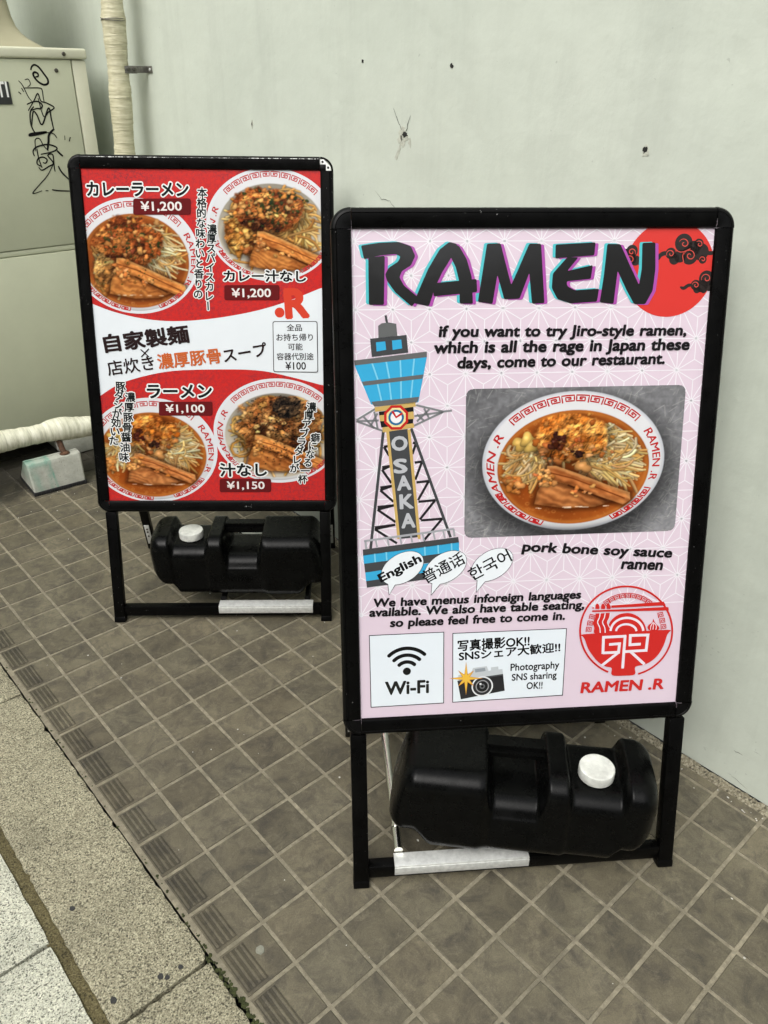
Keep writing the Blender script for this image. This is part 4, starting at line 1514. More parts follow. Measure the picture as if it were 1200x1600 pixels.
# ------------------------------------------------------------------ the English poster
def english_poster():
    W, H = 0.586, 0.834
    S = Sheet([(547, 361), (1117, 352), (1055, 1098), (565, 1121)], W, H)
    poster_frame(S, (226, 208, 221))
    # hemp-leaf star pattern
    s, hh = 0.0595, 0.0595 * math.sqrt(3) / 2
    ox, oy = S.f([(612, 486)])[0]
    white, e = (243, 240, 245), 0.011
    lines = []
    inb = lambda p: -W / 2 - e < p[0] < W / 2 + e and -e < p[1] < H + e
    for j in range(-10, 20):
        for i in range(-14, 18):
            p = np.array([ox + (i + 0.5 * (j % 2)) * s, oy + j * hh])
            q, t_, u_ = p + (s, 0), p + (s / 2, hh), p + (-s / 2, hh)
            for a, b in ((p, q), (p, t_), (p, u_)): lines.append((a, b))
            g1, g2 = (p + q + t_) / 3, (p + t_ + u_) / 3
            for g, tri in ((g1, (p, q, t_)), (g2, (p, t_, u_))):
                for v in tri: lines.append((g, v))
            if inb(p):
                S.disc(p, 0.0036, (240, 241, 246), 1, px=False, n=12)
    for a, b in lines:
        n_ = 6
        P = [a + (b - a) * k / n_ for k in range(n_ + 1)]
        run = []
        for p in P:
            if inb(p): run.append(p)
            else:
                if len(run) > 1: S.line(run, 0.0015, white, 1.2, px=False)
                run = []
        if len(run) > 1: S.line(run, 0.0015, white, 1.2, px=False)

    Z3 = lambda pts: [(510 + x / 1.846, 310 + y / 1.846) for x, y in pts]
    # red sun with cloud scrolls
    cs = S.f([(1045, 418)])[0]
    rs = np.linalg.norm(S.f([(974, 419)])[0] - cs)
    a = np.linspace(0, 2 * np.pi, 90, endpoint=False)
    P = np.c_[cs[0] + rs * np.cos(a), cs[1] + rs * np.sin(a)]
    P[:, 0] = np.clip(P[:, 0], -W / 2 - e, W / 2 + e)
    P[:, 1] = np.clip(P[:, 1], 0, H + e)
    S.add(P, [tuple(range(90))], (218, 62, 56), 3)
    Z5 = lambda x, y: (1000 + x / 6.667, 300 + y / 6.667)
    k5 = rs / 71 / 6.667
    cl, rd = (54, 48, 46), (214, 84, 74)

    def cloud(ds, tails):
        for x, y, r_ in ds: S.disc(Z5(x, y), r_ * k5, cl, 4)
        for t in tails: S.line([Z5(*q) for q in t[0]], t[1] * k5 * 2, cl, 4.1, smooth=5, taper=0.85)

    def scroll(x, y, r_, a0, turns, sgn=1):
        P = []
        for k in range(30):
            t = k / 29
            a_ = R(a0) + sgn * t * turns * 6.283
            q = r_ * (1 - 0.85 * t)
            P.append(Z5(x + q * math.cos(a_), y + q * math.sin(a_)))
        S.line(P, 9 * k5, rd, 5, taper=0.6)

    cloud([(450, 510, 92), (610, 515, 50), (312, 620, 55), (512, 640, 90), (630, 600, 84), (650, 680, 42), (350, 680, 55), (410, 650, 62), (560, 560, 70)],
          [([(185, 690), (200, 645), (250, 620), (320, 625)], 22), ([(660, 600), (720, 612), (790, 608)], 20)])
    scroll(455, 515, 55, 200, 1.2); scroll(615, 520, 38, 220, 1.1); scroll(312, 625, 46, 150, 1.2); scroll(515, 640, 64, 190, 1.4); scroll(650, 680, 34, 170, 1.1)
    S.line([Z5(*q) for q in [(345, 540), (370, 585), (430, 605), (520, 570)]], 8 * k5, rd, 5, smooth=6)
    S.line([Z5(*q) for q in [(450, 610), (438, 650), (450, 715)]], 8 * k5, rd, 5, smooth=6)
    cloud([(690, 880, 80), (575, 950, 52), (640, 960, 62), (590, 995, 40), (720, 960, 50), (660, 1000, 34)], [([(410, 970), (450, 985), (500, 955), (570, 950)], 18)])
    scroll(690, 880, 55, 160, 1.2); scroll(577, 952, 38, 190, 1.2)
    cloud([(-95, 600, 60), (-120, 680, 70), (-60, 700, 50), (-150, 620, 40)], [([(-40, 720), (0, 740), (60, 735)], 14)])
    scroll(-98, 612, 42, 30, 1.2, -1); scroll(-115, 690, 44, 200, 1.2)

    # RAMEN, drawn with a broad brush: black over teal and magenta ghosts
    letters = [
        [(118, 176), (165, 170), (163, 312), (120, 312)],
        [(97, 142), (150, 133), (205, 130), (240, 142), (252, 170), (240, 197), (214, 214), (207, 232), (220, 255), (262, 290), (243, 316), (196, 276), (172, 243), (166, 225), (176, 205), (203, 187), (210, 172), (196, 165), (150, 170), (106, 181)],
        [(248, 306), (262, 270), (290, 205), (322, 150), (350, 128), (372, 134), (375, 160), (356, 172), (330, 215), (308, 262), (292, 314)],
        [(350, 128), (378, 140), (400, 178), (414, 228), (418, 306), (380, 306), (378, 240), (368, 200), (352, 168), (340, 150)],
        [(302, 248), (428, 234), (430, 272), (305, 286)],
        [(458, 132), (497, 130), (516, 205), (528, 250), (548, 205), (580, 130), (614, 130), (624, 302), (588, 304), (580, 215), (552, 290), (508, 292), (488, 222), (474, 306), (432, 300)],
        [(656, 132), (772, 124), (768, 162), (655, 172)],
        [(690, 168), (722, 168), (690, 208), (764, 190), (758, 230), (688, 238), (690, 252), (712, 264), (782, 258), (776, 296), (700, 302), (662, 290), (645, 258), (648, 216)],
        [(806, 128), (844, 128), (872, 190), (898, 246), (906, 200), (908, 124), (946, 122), (946, 200), (938, 262), (916, 302), (884, 302), (862, 262), (836, 206), (824, 302), (784, 298), (796, 220)],
    ]

    def rounded(pts, n=4):
        P = np.array(pts, float)
        out = []
        m = len(P)
        for i in range(m):
            p, a_, b_ = P[i], P[i - 1], P[(i + 1) % m]
            da, db = a_ - p, b_ - p
            ra, rb = min(5.0, np.linalg.norm(da) * 0.4), min(5.0, np.linalg.norm(db) * 0.4)
            u, v = p + da / np.linalg.norm(da) * ra, p + db / np.linalg.norm(db) * rb
            for k in range(n):
                t = k / (n - 1)
                out.append((1 - t) ** 2 * u + 2 * t * (1 - t) * p + t * t * v)
        return out
    for i, L_ in enumerate(letters):
        Pz = rounded(L_)
        for dx, dy_, col, lay in ((-8, -2, (86, 196, 204), 6), (9, 2, (176, 84, 172), 6.6), (0, 0, (38, 38, 38), 8)):
            q = Z3([(x + dx, y + dy_) for x, y in Pz])
            S.poly(q, col, lay + 0.05 * i)

    ink = (32, 30, 32)
    T = lambda *a_, **k_: S.text(*a_, **k_)
    for body, p0, p1, h in (('if you want to try Jiro-style ramen,', (683, 534), (1071, 528), 24),
                            ('which is all the rage in Japan these', (676, 560), (1076, 551), 25),
                            ('days, come to our restaurant.', (712, 583), (1037, 573), 24),
                            ('pork bone soy sauce', (812, 867), (1048, 877), 21),
                            ('ramen', (968, 890), (1034, 892), 13),
                            ('We have menus inforeign languages', (584, 953), (906, 940), 18),
                            ('available. We also have table seating,', (577, 968), (911, 956), 18),
                            ('so please feel free to come in.', (609, 984), (881, 973), 18)):
        T(body, p0, p1, h, ink, 10, off=0.040, shear=0.08, wsp=1.15)

    # the bowl picture
    quad = [(727, 609), (1072, 600), (1053, 830), (723, 841)]
    q = S.f(quad)
    x0, x1, y0, y1 = q[:, 0].min(), q[:, 0].max(), q[:, 1].min(), q[:, 1].max()
    x0, x1 = (q[0, 0] + q[3, 0]) / 2, (q[1, 0] + q[2, 0]) / 2
    y0, y1 = (q[2, 1] + q[3, 1]) / 2, (q[0, 1] + q[1, 1]) / 2
    bc = S.f([(895, 722)])[0]
    bw = np.linalg.norm(S.f([(1037, 720)])[0] - S.f([(752, 725)])[0]) / 2
    bh = np.linalg.norm(S.f([(895, 613)])[0] - S.f([(895, 830)])[0]) / 2
    hw, hv = (x1 - x0) / 2, (y1 - y0) / 2
    p = Paint(520, 350, hw / bw, hv / bh, 5)
    f, g = p.fbm(3, 3), p.fbm(60, 3)
    p.im[:] = (np.array([140, 140, 143]) / 255) * (0.70 + 0.45 * f + 0.30 * (g - 0.5))[..., None]
    for _ in range(1500):
        x, y = p.r.uniform(-p.sx, p.sx), p.r.uniform(-p.sy, p.sy)
        if p.r.rand() < 0.6 and y > 0.2: continue
        a_ = p.r.choice([R(25), R(-20), R(70)]) + p.r.randn() * 0.25
        L_ = p.r.uniform(0.03, 0.16)
        v_ = p.r.uniform(0.56, 0.78)
        p.stroke([(x, y), (x + L_ * math.cos(a_), y + L_ * math.sin(a_))], 0.0022, (v_, v_, v_ * 0.98), 0, 0, 0)
    cxp, cyp = (bc[0] - (x0 + x1) / 2) / bw, (bc[1] - (y0 + y1) / 2) / bh
    dsh = np.hypot((p.X - cxp) / 1.0, (p.Y - cyp + 0.13) / 1.0)
    p.im *= (1 - 0.55 * np.clip(1.25 - dsh, 0, 0.3) / 0.3)[..., None]
    bowl(p, 'soup', cxp, cyp, 1.0)
    rcor = 0.011
    XX, YY = np.meshgrid(np.linspace(-hw, hw, 520), np.linspace(-hv, hv, 350))
    ax, ay = np.abs(XX) - hw + rcor, np.abs(YY) - hv + rcor
    mask = ~((ax > 0) & (ay > 0) & (ax * ax + ay * ay > rcor ** 2))
    S.raster(p.im, mask, x0, x1, y0, y1, 4)
    red = (188, 40, 42)
    rim_marks(S, bc, bw, bh, [(214, 152, 'RAMEN .R'), (31, -17, 'RAMEN .R')], [(140, 42, 10, False), (206, 250, 4, False), (-24, -62, 4, False)], red, 6)

    # tower
    Z4 = lambda pts: [(540 + x / 3.6375, 480 + y / 3.6375) for x, y in pts]
    G1, G2, G3, BL, LB, GD, GO = (104, 106, 106), (72, 74, 76), (132, 134, 136), (62, 172, 218), (128, 206, 234), (206, 174, 104), (38, 36, 36)
    pg = lambda pts, c, l: S.poly(Z4(pts), c, l)
    ln = lambda pts, w, c, l: S.line(Z4(pts), w / 3.6375 * 0.00103, c, l)
    ln([(222, 55), (230, 100)], 13, G2, 3)
    pg([(180, 115), (200, 100), (240, 95), (282, 102), (288, 170), (182, 182)], G1, 3.5)
    pg([(135, 188), (340, 165), (350, 265), (145, 292)], G2, 4)
    for x in (168, 258): pg([(x, 208 - (x - 168) * .12), (x + 52, 202 - (x - 168) * .12), (x + 58, 250 - (x - 168) * .1), (x + 4, 260 - (x - 168) * .1)], BL, 5)
    pg([(45, 312), (455, 258), (455, 290), (50, 340)], G1, 5)
    pg([(48, 338), (455, 290), (408, 545), (142, 560)], BL, 4)
    pg([(90, 432), (436, 388), (430, 412), (100, 455)], G1, 5)
    pg([(142, 545), (412, 515), (405, 540), (385, 552), (160, 572)], G1, 5)
    for t in (0.22, 0.42, 0.62, 0.82):
        ln([(60 + 395 * t, 338 - 48 * t), (108 + 325 * t, 428 - 40 * t)], 9, LB, 4.6)
        ln([(105 + 330 * t, 452 - 40 * t), (140 + 275 * t, 546 - 26 * t)], 9, LB, 4.6)
    pg([(162, 575), (390, 545), (395, 570), (165, 602)], GD, 5)
    pg([(185, 602), (380, 572), (382, 600), (188, 625)], GO, 4.6)
    pg([(188, 622), (380, 598), (385, 640), (192, 655)], GD, 4.8)
    pg([(205, 690), (382, 665), (385, 690), (208, 718)], GD, 5)
    pg([(192, 650), (380, 628), (378, 668), (200, 690)], GO, 4.4)
    for sg in (0, 1):
        if sg == 0:
            for l_ in ([(60, 650), (165, 585)], [(60, 655), (215, 712)], [(60, 656), (185, 650)], [(100, 630), (160, 695)], [(160, 600), (180, 700)], [(140, 680), (178, 610)]): ln(l_, 12, G3, 3)
        else:
            for l_ in ([(395, 562), (548, 598)], [(548, 598), (598, 592)], [(548, 600), (378, 682)], [(385, 625), (548, 600)], [(400, 615), (440, 650)], [(470, 585), (400, 655)], [(440, 580), (470, 640)]): ln(l_, 12, G3, 3)
    clk = Z4([(283, 633)])[0]
    u_ = 0.00103 / 3.6375
    for r_, c, l in ((76, (196, 44, 40), 6), (60, (240, 224, 160), 6.3), (46, (44, 108, 152), 6.6), (33, (240, 240, 240), 6.9)): S.disc(clk, r_ * u_, c, l, n=8 if r_ > 50 else 24, rot=0.39)
    ln([(262, 598), (283, 632), (318, 608)], 13, (196, 44, 40), 7.2)
    ln([(212, 705), (142, 1375)], 17, G2, 3)
    ln([(368, 695), (592, 1310)], 17, G2, 3)
    for l_ in ([(215, 800), (240, 795), (215, 800), (245, 850)], [(205, 915), (250, 908), (205, 930), (258, 1005)], [(195, 1030), (262, 1020), (195, 1045), (270, 1110)], [(180, 1140), (272, 1130), (180, 1155), (282, 1225)], [(165, 1255), (280, 1240), (165, 1265), (290, 1345)],
               [(378, 775), (395, 780), (375, 840)], [(388, 888), (430, 882), (392, 985)], [(398, 1000), (468, 992), (408, 1100)], [(410, 1110), (505, 1100), (418, 1210)], [(425, 1215), (545, 1205), (440, 1330)]):
        for i in range(len(l_) - 1): ln(l_[i:i + 2], 15, (44, 42, 44), 2.6)
    pg([(242, 712), (348, 698), (408, 1310), (305, 1320)], G2, 4)
    ln([(235, 712), (300, 1320)], 17, GD, 4.6)
    ln([(355, 700), (415, 1320)], 17, GD, 4.6)
    for ch, (x, y) in zip('OSAKA', [(304, 822), (310, 950), (330, 1045), (345, 1150), (355, 1258)]):
        w_ = 92 if ch == 'O' else 80
        p0, p1 = Z4([(x - w_ / 2, y + 3), (x + w_ / 2, y - 3)])
        S.text(ch, p0, p1, 85 / 3.6375, (190, 192, 196), 6, off=0.04)
    pg([(98, 1380), (635, 1308), (640, 1340), (100, 1415)], G2, 4)
    pg([(100, 1412), (640, 1338), (640, 1390), (106, 1465)], BL, 4)
    pg([(106, 1460), (640, 1388), (630, 1430), (112, 1510)], G2, 4.3)
    pg([(112, 1508), (520, 1450), (520, 1500), (118, 1562)], BL, 4)
    pg([(118, 1558), (480, 1505), (480, 1545), (122, 1595)], G2, 4.3)
    for t in (0.12, 0.24, 0.64, 0.78, 0.92): ln([(100 + 540 * t, 1412 - 74 * t), (104 + 538 * t, 1460 - 72 * t)], 9, LB, 4.6)
    ln([(105, 1332), (610, 1262)], 13, (168, 170, 174), 6)
    ln([(112, 1330), (118, 1378)], 13, (168, 170, 174), 6); ln([(608, 1262), (614, 1305)], 13, (168, 170, 174), 6)
    for t in (0.13, 0.26, 0.4, 0.52, 0.65, 0.77, 0.88): ln([(105 + 505 * t, 1335 - 70 * t), (112 + 508 * t, 1375 - 68 * t)], 11, (168, 170, 174), 5.8)

    # speech balloons
    for (c, tail, base), body, off in ((((628, 888), (608, 929), (606, 908)), 'English', 0.035), (((695, 887), (673, 929), (676, 908)), '普通话', 0.012), (((767, 883), (743, 925), (746, 904)), '한국어', 0.012)):
        for gr, col, l in ((0.0007, (20, 20, 20), 11), (0, (236, 242, 246), 11.6)):
            S.disc(c, 0.0395 + gr, col, l, sy=(0.0255 + gr) / (0.0395 + gr), rot=R(30))
            tx, ty = S.f([tail])[0]
            b0, b1 = S.f([(base[0] - 1, base[1] - 5)])[0], S.f([(base[0] + 14, base[1])])[0]
            if gr: S.add([b0 + (-gr * 1.5, 0), b1 + (gr * 1.5, 0), (tx - gr, ty - 2.5 * gr)], [(0, 1, 2)], col, l)
            else: S.add([b0, b1, (tx, ty)], [(0, 1, 2)], col, l + 0.2)
        wd = 31 if body == 'English' else 30
        S.text(body, (c[0] - wd, c[1] + 26), (c[0] + wd + 2, c[1] - 7), 20 if body == 'English' else 24, (24, 24, 26), 13, off=off)

    # two notice boxes
    def framed(pts):
        S.poly(pts, (24, 24, 24), 9)
        cx_, cy_ = sum(p_[0] for p_ in pts) / 4, sum(p_[1] for p_ in pts) / 4
        S.poly([(p_[0] + (1.1 if p_[0] < cx_ else -1.1), p_[1] + (1.1 if p_[1] < cy_ else -1.1)) for p_ in pts], (232, 240, 246), 9.5)
    framed([(577, 992), (693, 987), (693, 1098), (580, 1104)])
    framed([(706, 989), (884, 982), (878, 1087), (706, 1097)])
    d0 = S.f([(635.5, 1048)])[0]
    S.disc(d0, 0.0072, (24, 24, 24), 11, px=False)
    for r_ in (0.0195, 0.0325, 0.0455):
        P = [d0 + np.array([r_ * math.sin(R(t)), -0.0015 + r_ * math.cos(R(t))]) for t in np.linspace(-44, 44, 20)]
        S.line(P, 0.0068, (24, 24, 24), 11, px=False)
        for q_ in (P[0], P[-1]): S.disc(q_, 0.0034, (24, 24, 24), 11.2, px=False, n=16)
    T('Wi-Fi', (602, 1085), (670, 1082), 21, (24, 24, 24), 11, off=0.034)
    T('写真撮影OK!!', (714, 1018), (826, 1010), 18, (24, 24, 24), 11, off=0.030)
    T('SNSシェア大歓迎!!', (716, 1033), (874, 1019), 16, (24, 24, 24), 11, off=0.030)
    T('Photography', (796, 1052), (872, 1048), 15, (24, 24, 24), 11, off=0.022)
    T('SNS sharing', (798, 1067), (868, 1063), 14, (24, 24, 24), 11, off=0.022)
    T('OK!!', (821, 1077), (846, 1076), 11, (24, 24, 24), 11, off=0.022)
    Z6 = lambda pts: [(540 + x / 2.143, 840 + y / 2.143) for x, y in pts]
    pz = lambda pts, c, l: S.poly(Z6(pts), c, l)
    pz([(375, 460), (418, 452), (424, 436), (470, 430), (476, 446), (484, 444), (484, 434), (508, 431), (509, 441), (522, 440), (526, 468), (376, 490)], (196, 202, 206), 10.5)
    pz([(372, 478), (524, 456), (530, 512), (384, 540)], (40, 40, 42), 10.8)
    pz([(372, 478), (524, 456), (524, 461), (373, 483)], (70, 72, 74), 11)
    pz([(430, 440), (464, 435), (466, 446), (432, 451)], (150, 158, 164), 11)
    u6 = 0.00105 / 2.143
    for r_, c, l in ((40, (232, 234, 236), 11.4), (35, (46, 46, 48), 11.7), (25, (150, 150, 152), 12), (21, (30, 30, 32), 12.3), (10, (96, 98, 100), 12.6), (5, (24, 24, 26), 12.9)): S.disc(Z6([(455, 497)])[0], r_ * u6, c, l)
    S.disc(Z6([(449, 489)])[0], 4 * u6, (230, 230, 232), 13.1, n=12)

    def star(c, ro, rin, n, rot, col, l):
        P = []
        for k in range(2 * n):
            q_ = ro[k // 2 % len(ro)] if k % 2 == 0 else rin
            P.append((c[0] + q_ * math.cos(R(rot + 180 * k / n)), c[1] + q_ * math.sin(R(rot + 180 * k / n))))
        S.poly(Z6(P), col, l)
    star((401, 470), (56, 38), 14, 8, 90, (206, 140, 52), 13.4)
    star((401, 470), (50, 30), 11, 8, 90, (238, 190, 70), 13.7)

    # round red emblem: a bowl of noodles with chopsticks inside a broken ring
    rc, wh, bgp = (206, 46, 42), (238, 228, 236), (226, 208, 222)
    ZL = lambda pts: [(895 + x / 5.77, 905 + y / 5.77) for x, y in pts]
    kz = np.linalg.norm(S.f(ZL([(0, 470)]))[0] - S.f(ZL([(952, 470)]))[0]) / 952
    el = lambda pts, w, c, l, sm=0: S.line(ZL(pts), w * kz, c, l, smooth=sm)
    ep = lambda pts, c, l: S.poly(ZL(pts), c, l)
    el([(474 + 418 * math.cos(R(t)), 470 - 402 * math.sin(R(t))) for t in np.linspace(-75, 247, 100)], 17, rc, 10)
    ep(smooth_line([(80, 520), (95, 498), (480, 480), (850, 461), (862, 484), (845, 510), (815, 600), (768, 682), (705, 742), (640, 775), (556, 796), (553, 862), (450, 875), (345, 868), (342, 806), (285, 790), (236, 762), (180, 705), (130, 630), (100, 550), (80, 520)], 4)[:-1], rc, 10)
    ep([(165, 284), (480, 272), (830, 254), (858, 256), (860, 286), (165, 298)], rc, 11)
    ep([(338, 240), (815, 207), (834, 240), (338, 262)], rc, 11)
    for x in (211, 263, 313): ep(smooth_line([(x - 18, 270), (x - 16, 238), (x, 222), (x + 16, 238), (x + 18, 270), (x - 18, 270)], 3)[:-1], rc, 10.8)
    S.disc(ZL([(173, 262)])[0], 7 * kz, rc, 10.8, n=12)
    ep(smooth_line([(196, 312), (262, 310), (328, 308), (318, 350), (300, 392), (318, 440), (322, 488), (190, 492), (184, 440), (172, 400), (192, 352), (196, 312)], 4)[:-1], rc, 10.6)
    for x in (238, 283): el([(x, 308), (x - 8, 350), (x - 24, 392), (x - 4, 440), (x, 486)], 9, wh, 11, 5)
    el([(330, 300), (322, 350), (304, 392), (324, 440)], 7, wh, 11, 5)
    ep([(478 + 180 * math.cos(R(t)), 486 - 178 * math.sin(R(t))) for t in np.linspace(0, 180, 40)], rc, 10.4)
    el([(480 + 148 * math.cos(R(t)), 474 - 122 * math.sin(R(t))) for t in np.linspace(2, 178, 36)], 21, wh, 11.2)
    el([(474 + 92 * math.cos(R(t)), 474 - 64 * math.sin(R(t))) for t in np.linspace(2, 178, 30)], 19, wh, 11.2)
    ep(smooth_line([(720, 360), (708, 395), (676, 418), (668, 445), (690, 466), (764, 462), (772, 436), (746, 410), (730, 385), (720, 360)], 4)[:-1], rc, 10.8)
    for x in (694, 716, 742): el([(718, 392), (x + 4, 425), (x, 460)], 6, wh, 11, 4)

    def key(x, y, s_, rot):
        ck, sk = math.cos(R(rot)), math.sin(R(rot))
        el([(x + s_ * (a_ * ck - b_ * sk), y + s_ * (a_ * sk + b_ * ck)) for a_, b_ in ((-.5, .5), (-.5, -.5), (.5, -.5), (.5, .3), (-.2, .3), (-.2, -.2), (.2, -.2), (.2, .1))], 9, rc, 10.8)
    for i in range(9):
        t = 234 + 72 * i / 8
        key(488 + 322 * math.cos(R(t)), 470 + 318 * math.sin(R(t)), 44, t + 90)
    for (x, y, q_) in ((164, 345, 15), (146, 402, 8), (134, 458, 4), (786, 328, -12), (802, 380, -8), (812, 434, -4)): key(x, y, 44, q_)
    # the monogram of two mirrored letters
    for l_ in ([(262, 676), (268, 527), (474, 517)], [(464, 512), (452, 660), (441, 808)], [(318, 592), (413, 585), (404, 662), (262, 668)], [(408, 660), (250, 784)],
               [(606, 589), (507, 595), (511, 511), (671, 507), (654, 646), (456, 657)], [(512, 656), (640, 772)]):
        for q_ in range(len(l_) - 1):
            u_, v_ = np.array(l_[q_], float), np.array(l_[q_ + 1], float)
            d_ = (v_ - u_) / np.linalg.norm(v_ - u_) * 12
            el([tuple(u_ - (d_ if q_ else 0)), tuple(v_ + (d_ if q_ < len(l_) - 2 else 0))], 25, wh, 12 + 0.05 * q_)
    T('RAMEN .R', (905, 1084), (1036, 1078), 17.5, (204, 44, 42), 11, off=0.035, shear=0.08)
    return S


# ------------------------------------------------------------------ the Japanese menu poster
def menu_poster():
    W, H = 0.5807, 0.8318
    S = Sheet([(127, 262), (500, 267), (506, 782), (169, 782)], W, H)
    e = 0.012
    poster_frame(S, (232, 238, 242))
    B = lambda p_: list(S.f(p_))
    top = smooth_line(B([(140, 472), (180, 487), (230, 498), (280, 501), (340, 496), (400, 485), (450, 470), (505, 448)]), 5)
    top = [np.array(p_) for p_ in top]
    top[0][0], top[-1][0] = -W / 2 - e, W / 2 + e
    S.add([(-W / 2 - e, H + e)] + top + [(W / 2 + e, H + e)], [tuple(range(len(top) + 2))], (210, 60, 54), 1, 1)
    bot = [np.array(p_) for p_ in smooth_line(B([(145, 625), (180, 602), (213, 590), (260, 580), (313, 577), (397, 578), (450, 588), (506, 603)]), 5)]
    bot[0][0], bot[-1][0] = -W / 2 - e, W / 2 + e
    S.add(bot + [(W / 2 + e, -e), (-W / 2 - e, -e)], [tuple(range(len(bot) + 2))], (210, 60, 54), 1, 1)
    # big two-letter mark peeping over the edge
    S.disc((436, 488), 0.0125, (214, 70, 50), 1.5)
    S.text('R', (445, 499), (484, 497), 49, (214, 70, 50), 1.5, off=0.05)
    red = (190, 58, 58)
    for c, rx, ry, kind, seed, tx, mn in (
            ((212, 400), 99, 91, 'curry', 11, [(28, -32, 'RAMEN .R')], [(148, 38, 9, False), (-40, -70, 3, False), (200, 262, 6, False)]),
            ((424, 352), 100, 89, 'drycurry', 12, [(214, 158, 'RAMEN .R'), (28, -10, 'RAMEN')], [(140, 40, 10, False), (208, 250, 4, False), (-20, -62, 4, False)]),
            ((237, 704), 100, 82, 'soup', 13, [(34, -26, 'RAMEN .R')], [(150, 44, 9, False), (-34, -72, 4, False), (210, 268, 6, False)]),
            ((433, 674), 99, 82, 'dry', 14, [(214, 152, 'RAMEN .R')], [(140, 42, 10, False), (208, 252, 4, False), (-20, -62, 4, False)])):
        c0, ex, ey = arc_map(S, c, rx, ry)
        p = Paint(250, 250, 1.0, 1.0, seed)
        p.im[:] = 0.85
        bowl(p, kind)
        rr = np.hypot(p.X, p.Y)
        S_x = c0[0] + ex * p.X
        S_y = c0[1] + ey * p.Y
        mask = (rr < 0.985) & (np.abs(S_x) < W / 2 + e) & (S_y > -e) & (S_y < H + e)
        S.raster(p.im, mask, c0[0] - ex, c0[0] + ex, c0[1] - ey, c0[1] + ey, 3)
        n = 90
        a = np.linspace(0, 2 * np.pi, n, endpoint=False)
        for q0, q1, col, l in ((1.012, 0.96, (226, 228, 232), 3.4),):
            P = np.concatenate([np.c_[c0[0] + ex * q0 * np.cos(a), c0[1] + ey * q0 * np.sin(a)], np.c_[c0[0] + ex * q1 * np.cos(a), c0[1] + ey * q1 * np.sin(a)]])
            P[:, 0] = np.clip(P[:, 0], -W / 2 - e, W / 2 + e)
            P[:, 1] = np.clip(P[:, 1], -e, H + e)
            S.add(P, [(i, (i + 1) % n, n + (i + 1) % n, n + i) for i in range(n)], col, l)
        rim_marks(S, c0, ex, ey, tx, mn, red, 4.5)
    bk, wt = (30, 34, 34), (240, 242, 240)
    for body, p0, p1, h in (('カレーラーメン', (137, 306), (296, 307), 23), ('カレー汁なし', (349, 440), (478, 441), 19), ('ラーメン', (229, 622), (331, 622), 22), ('汁なし', (342, 745), (416, 745), 22)):
        S.text(body, p0, p1, h, bk, 10, off=0.036, out=wt, outw=0.085)
    for (x0, y0, x1, y1), body, (a0, b0, a1, b1) in (((208.6, 309.6, 298.5, 335), '¥1,200', (221, 314, 285, 331)), ((350, 445, 436, 468.5), '¥1,200', (362, 450, 423, 466)),
                                                     ((247, 627, 331, 649), '¥1,100', (258, 631, 319, 646)), ((341.5, 748, 422, 769), '¥1,150', (353, 752, 412, 766))):
        S.rrect([(x0, y0), (x1, y0), (x1, y1), (x0, y1)], 0.006, (104, 30, 32), 11)
        S.text(body, (a0, b1), (a1, b1), b1 - b0, (238, 232, 228), 12, off=0.018)
    S.column('本格的な味わいと香りの', (316, 301), (309, 459), 15.5, bk, 13, 0.030, wt, 0.085)
    S.column('濃厚スパイスカレー', (331, 358), (325, 477), 15.5, bk, 14.5, 0.030, wt, 0.085)
    S.column('豚ダシが効いた', (187, 603), (176, 688), 16, bk, 13, 0.030, wt, 0.085)
    S.column('濃厚豚骨醤油味', (202, 620), (192, 714), 16, bk, 14.5, 0.030, wt, 0.085)
    S.column('濃厚アブラダレが', (485, 636), (458, 732), 15.5, bk, 13, 0.030, wt, 0.085)
    S.column('癖になる一杯', (491, 684), (471, 749), 15, bk, 14.5, 0.030, wt, 0.085)
    br_ = (46, 34, 34)
    S.text('自家製麺', (164, 551), (297, 535), 30, br_, 9, off=0.036)
    S.line([(219, 545), (232, 557)], 0.003, br_, 9); S.line([(232, 544), (220, 557)], 0.003, br_, 9.3)
    S.text('店炊き', (169, 587), (242, 577), 24, br_, 9, off=0.014)
    S.text('濃厚豚骨', (247, 577), (346, 567), 25, (206, 104, 54), 9, off=0.024)
    S.text('スープ', (350, 566), (418, 555), 22, br_, 9, off=0.022)
    S.rrect([(425, 501.5), (495, 501.5), (496, 582), (426, 581)], 0.006, (56, 52, 52), 8)
    S.rrect([(426.2, 502.7), (493.8, 502.7), (494.8, 580.8), (427.2, 579.8)], 0.0052, (232, 238, 242), 8.5)
    for body, x0, x1, y0, y1 in (('全品', 447, 471, 506, 517), ('お持ち帰り', 431, 488, 521, 532.5), ('可能', 449, 472, 536, 547), ('容器代別途', 431.5, 489, 551, 562.5), ('¥100', 445, 477, 565, 577.5)):
        S.text(body, (x0, y1), (x1, y1), y1 - y0, (44, 40, 40), 10, off=0.016)
    return S


# ------------------------------------------------------------------ the snap-frame pavement signs
def prism(bm, prof, M, z0, z1, mat=0, miter0=0.0, miter1=0.0):
    """extrude a closed (x, y) outline along z"""
    a = [bm.verts.new(M @ Vector((x, y, z0 + miter0 * x))) for x, y in prof]
    b = [bm.verts.new(M @ Vector((x, y, z1 + miter1 * x))) for x, y in prof]
    n = len(prof)
    for k in range(n):
        bm.faces.new([a[k], a[(k + 1) % n], b[(k + 1) % n], b[k]]).material_index = mat
    bm.faces.new(a[::-1]).material_index = mat
    bm.faces.new(b).material_index = mat


RAIL = [(0.0, -0.014), (0.0, 0.003), (0.0012, 0.0055), (0.004, 0.0068), (0.0225, 0.0068), (0.0232, 0.0060), (0.0240, 0.0068), (0.0275, 0.0060), (0.0305, 0.0025), (0.0318, -0.003), (0.0318, -0.014)]


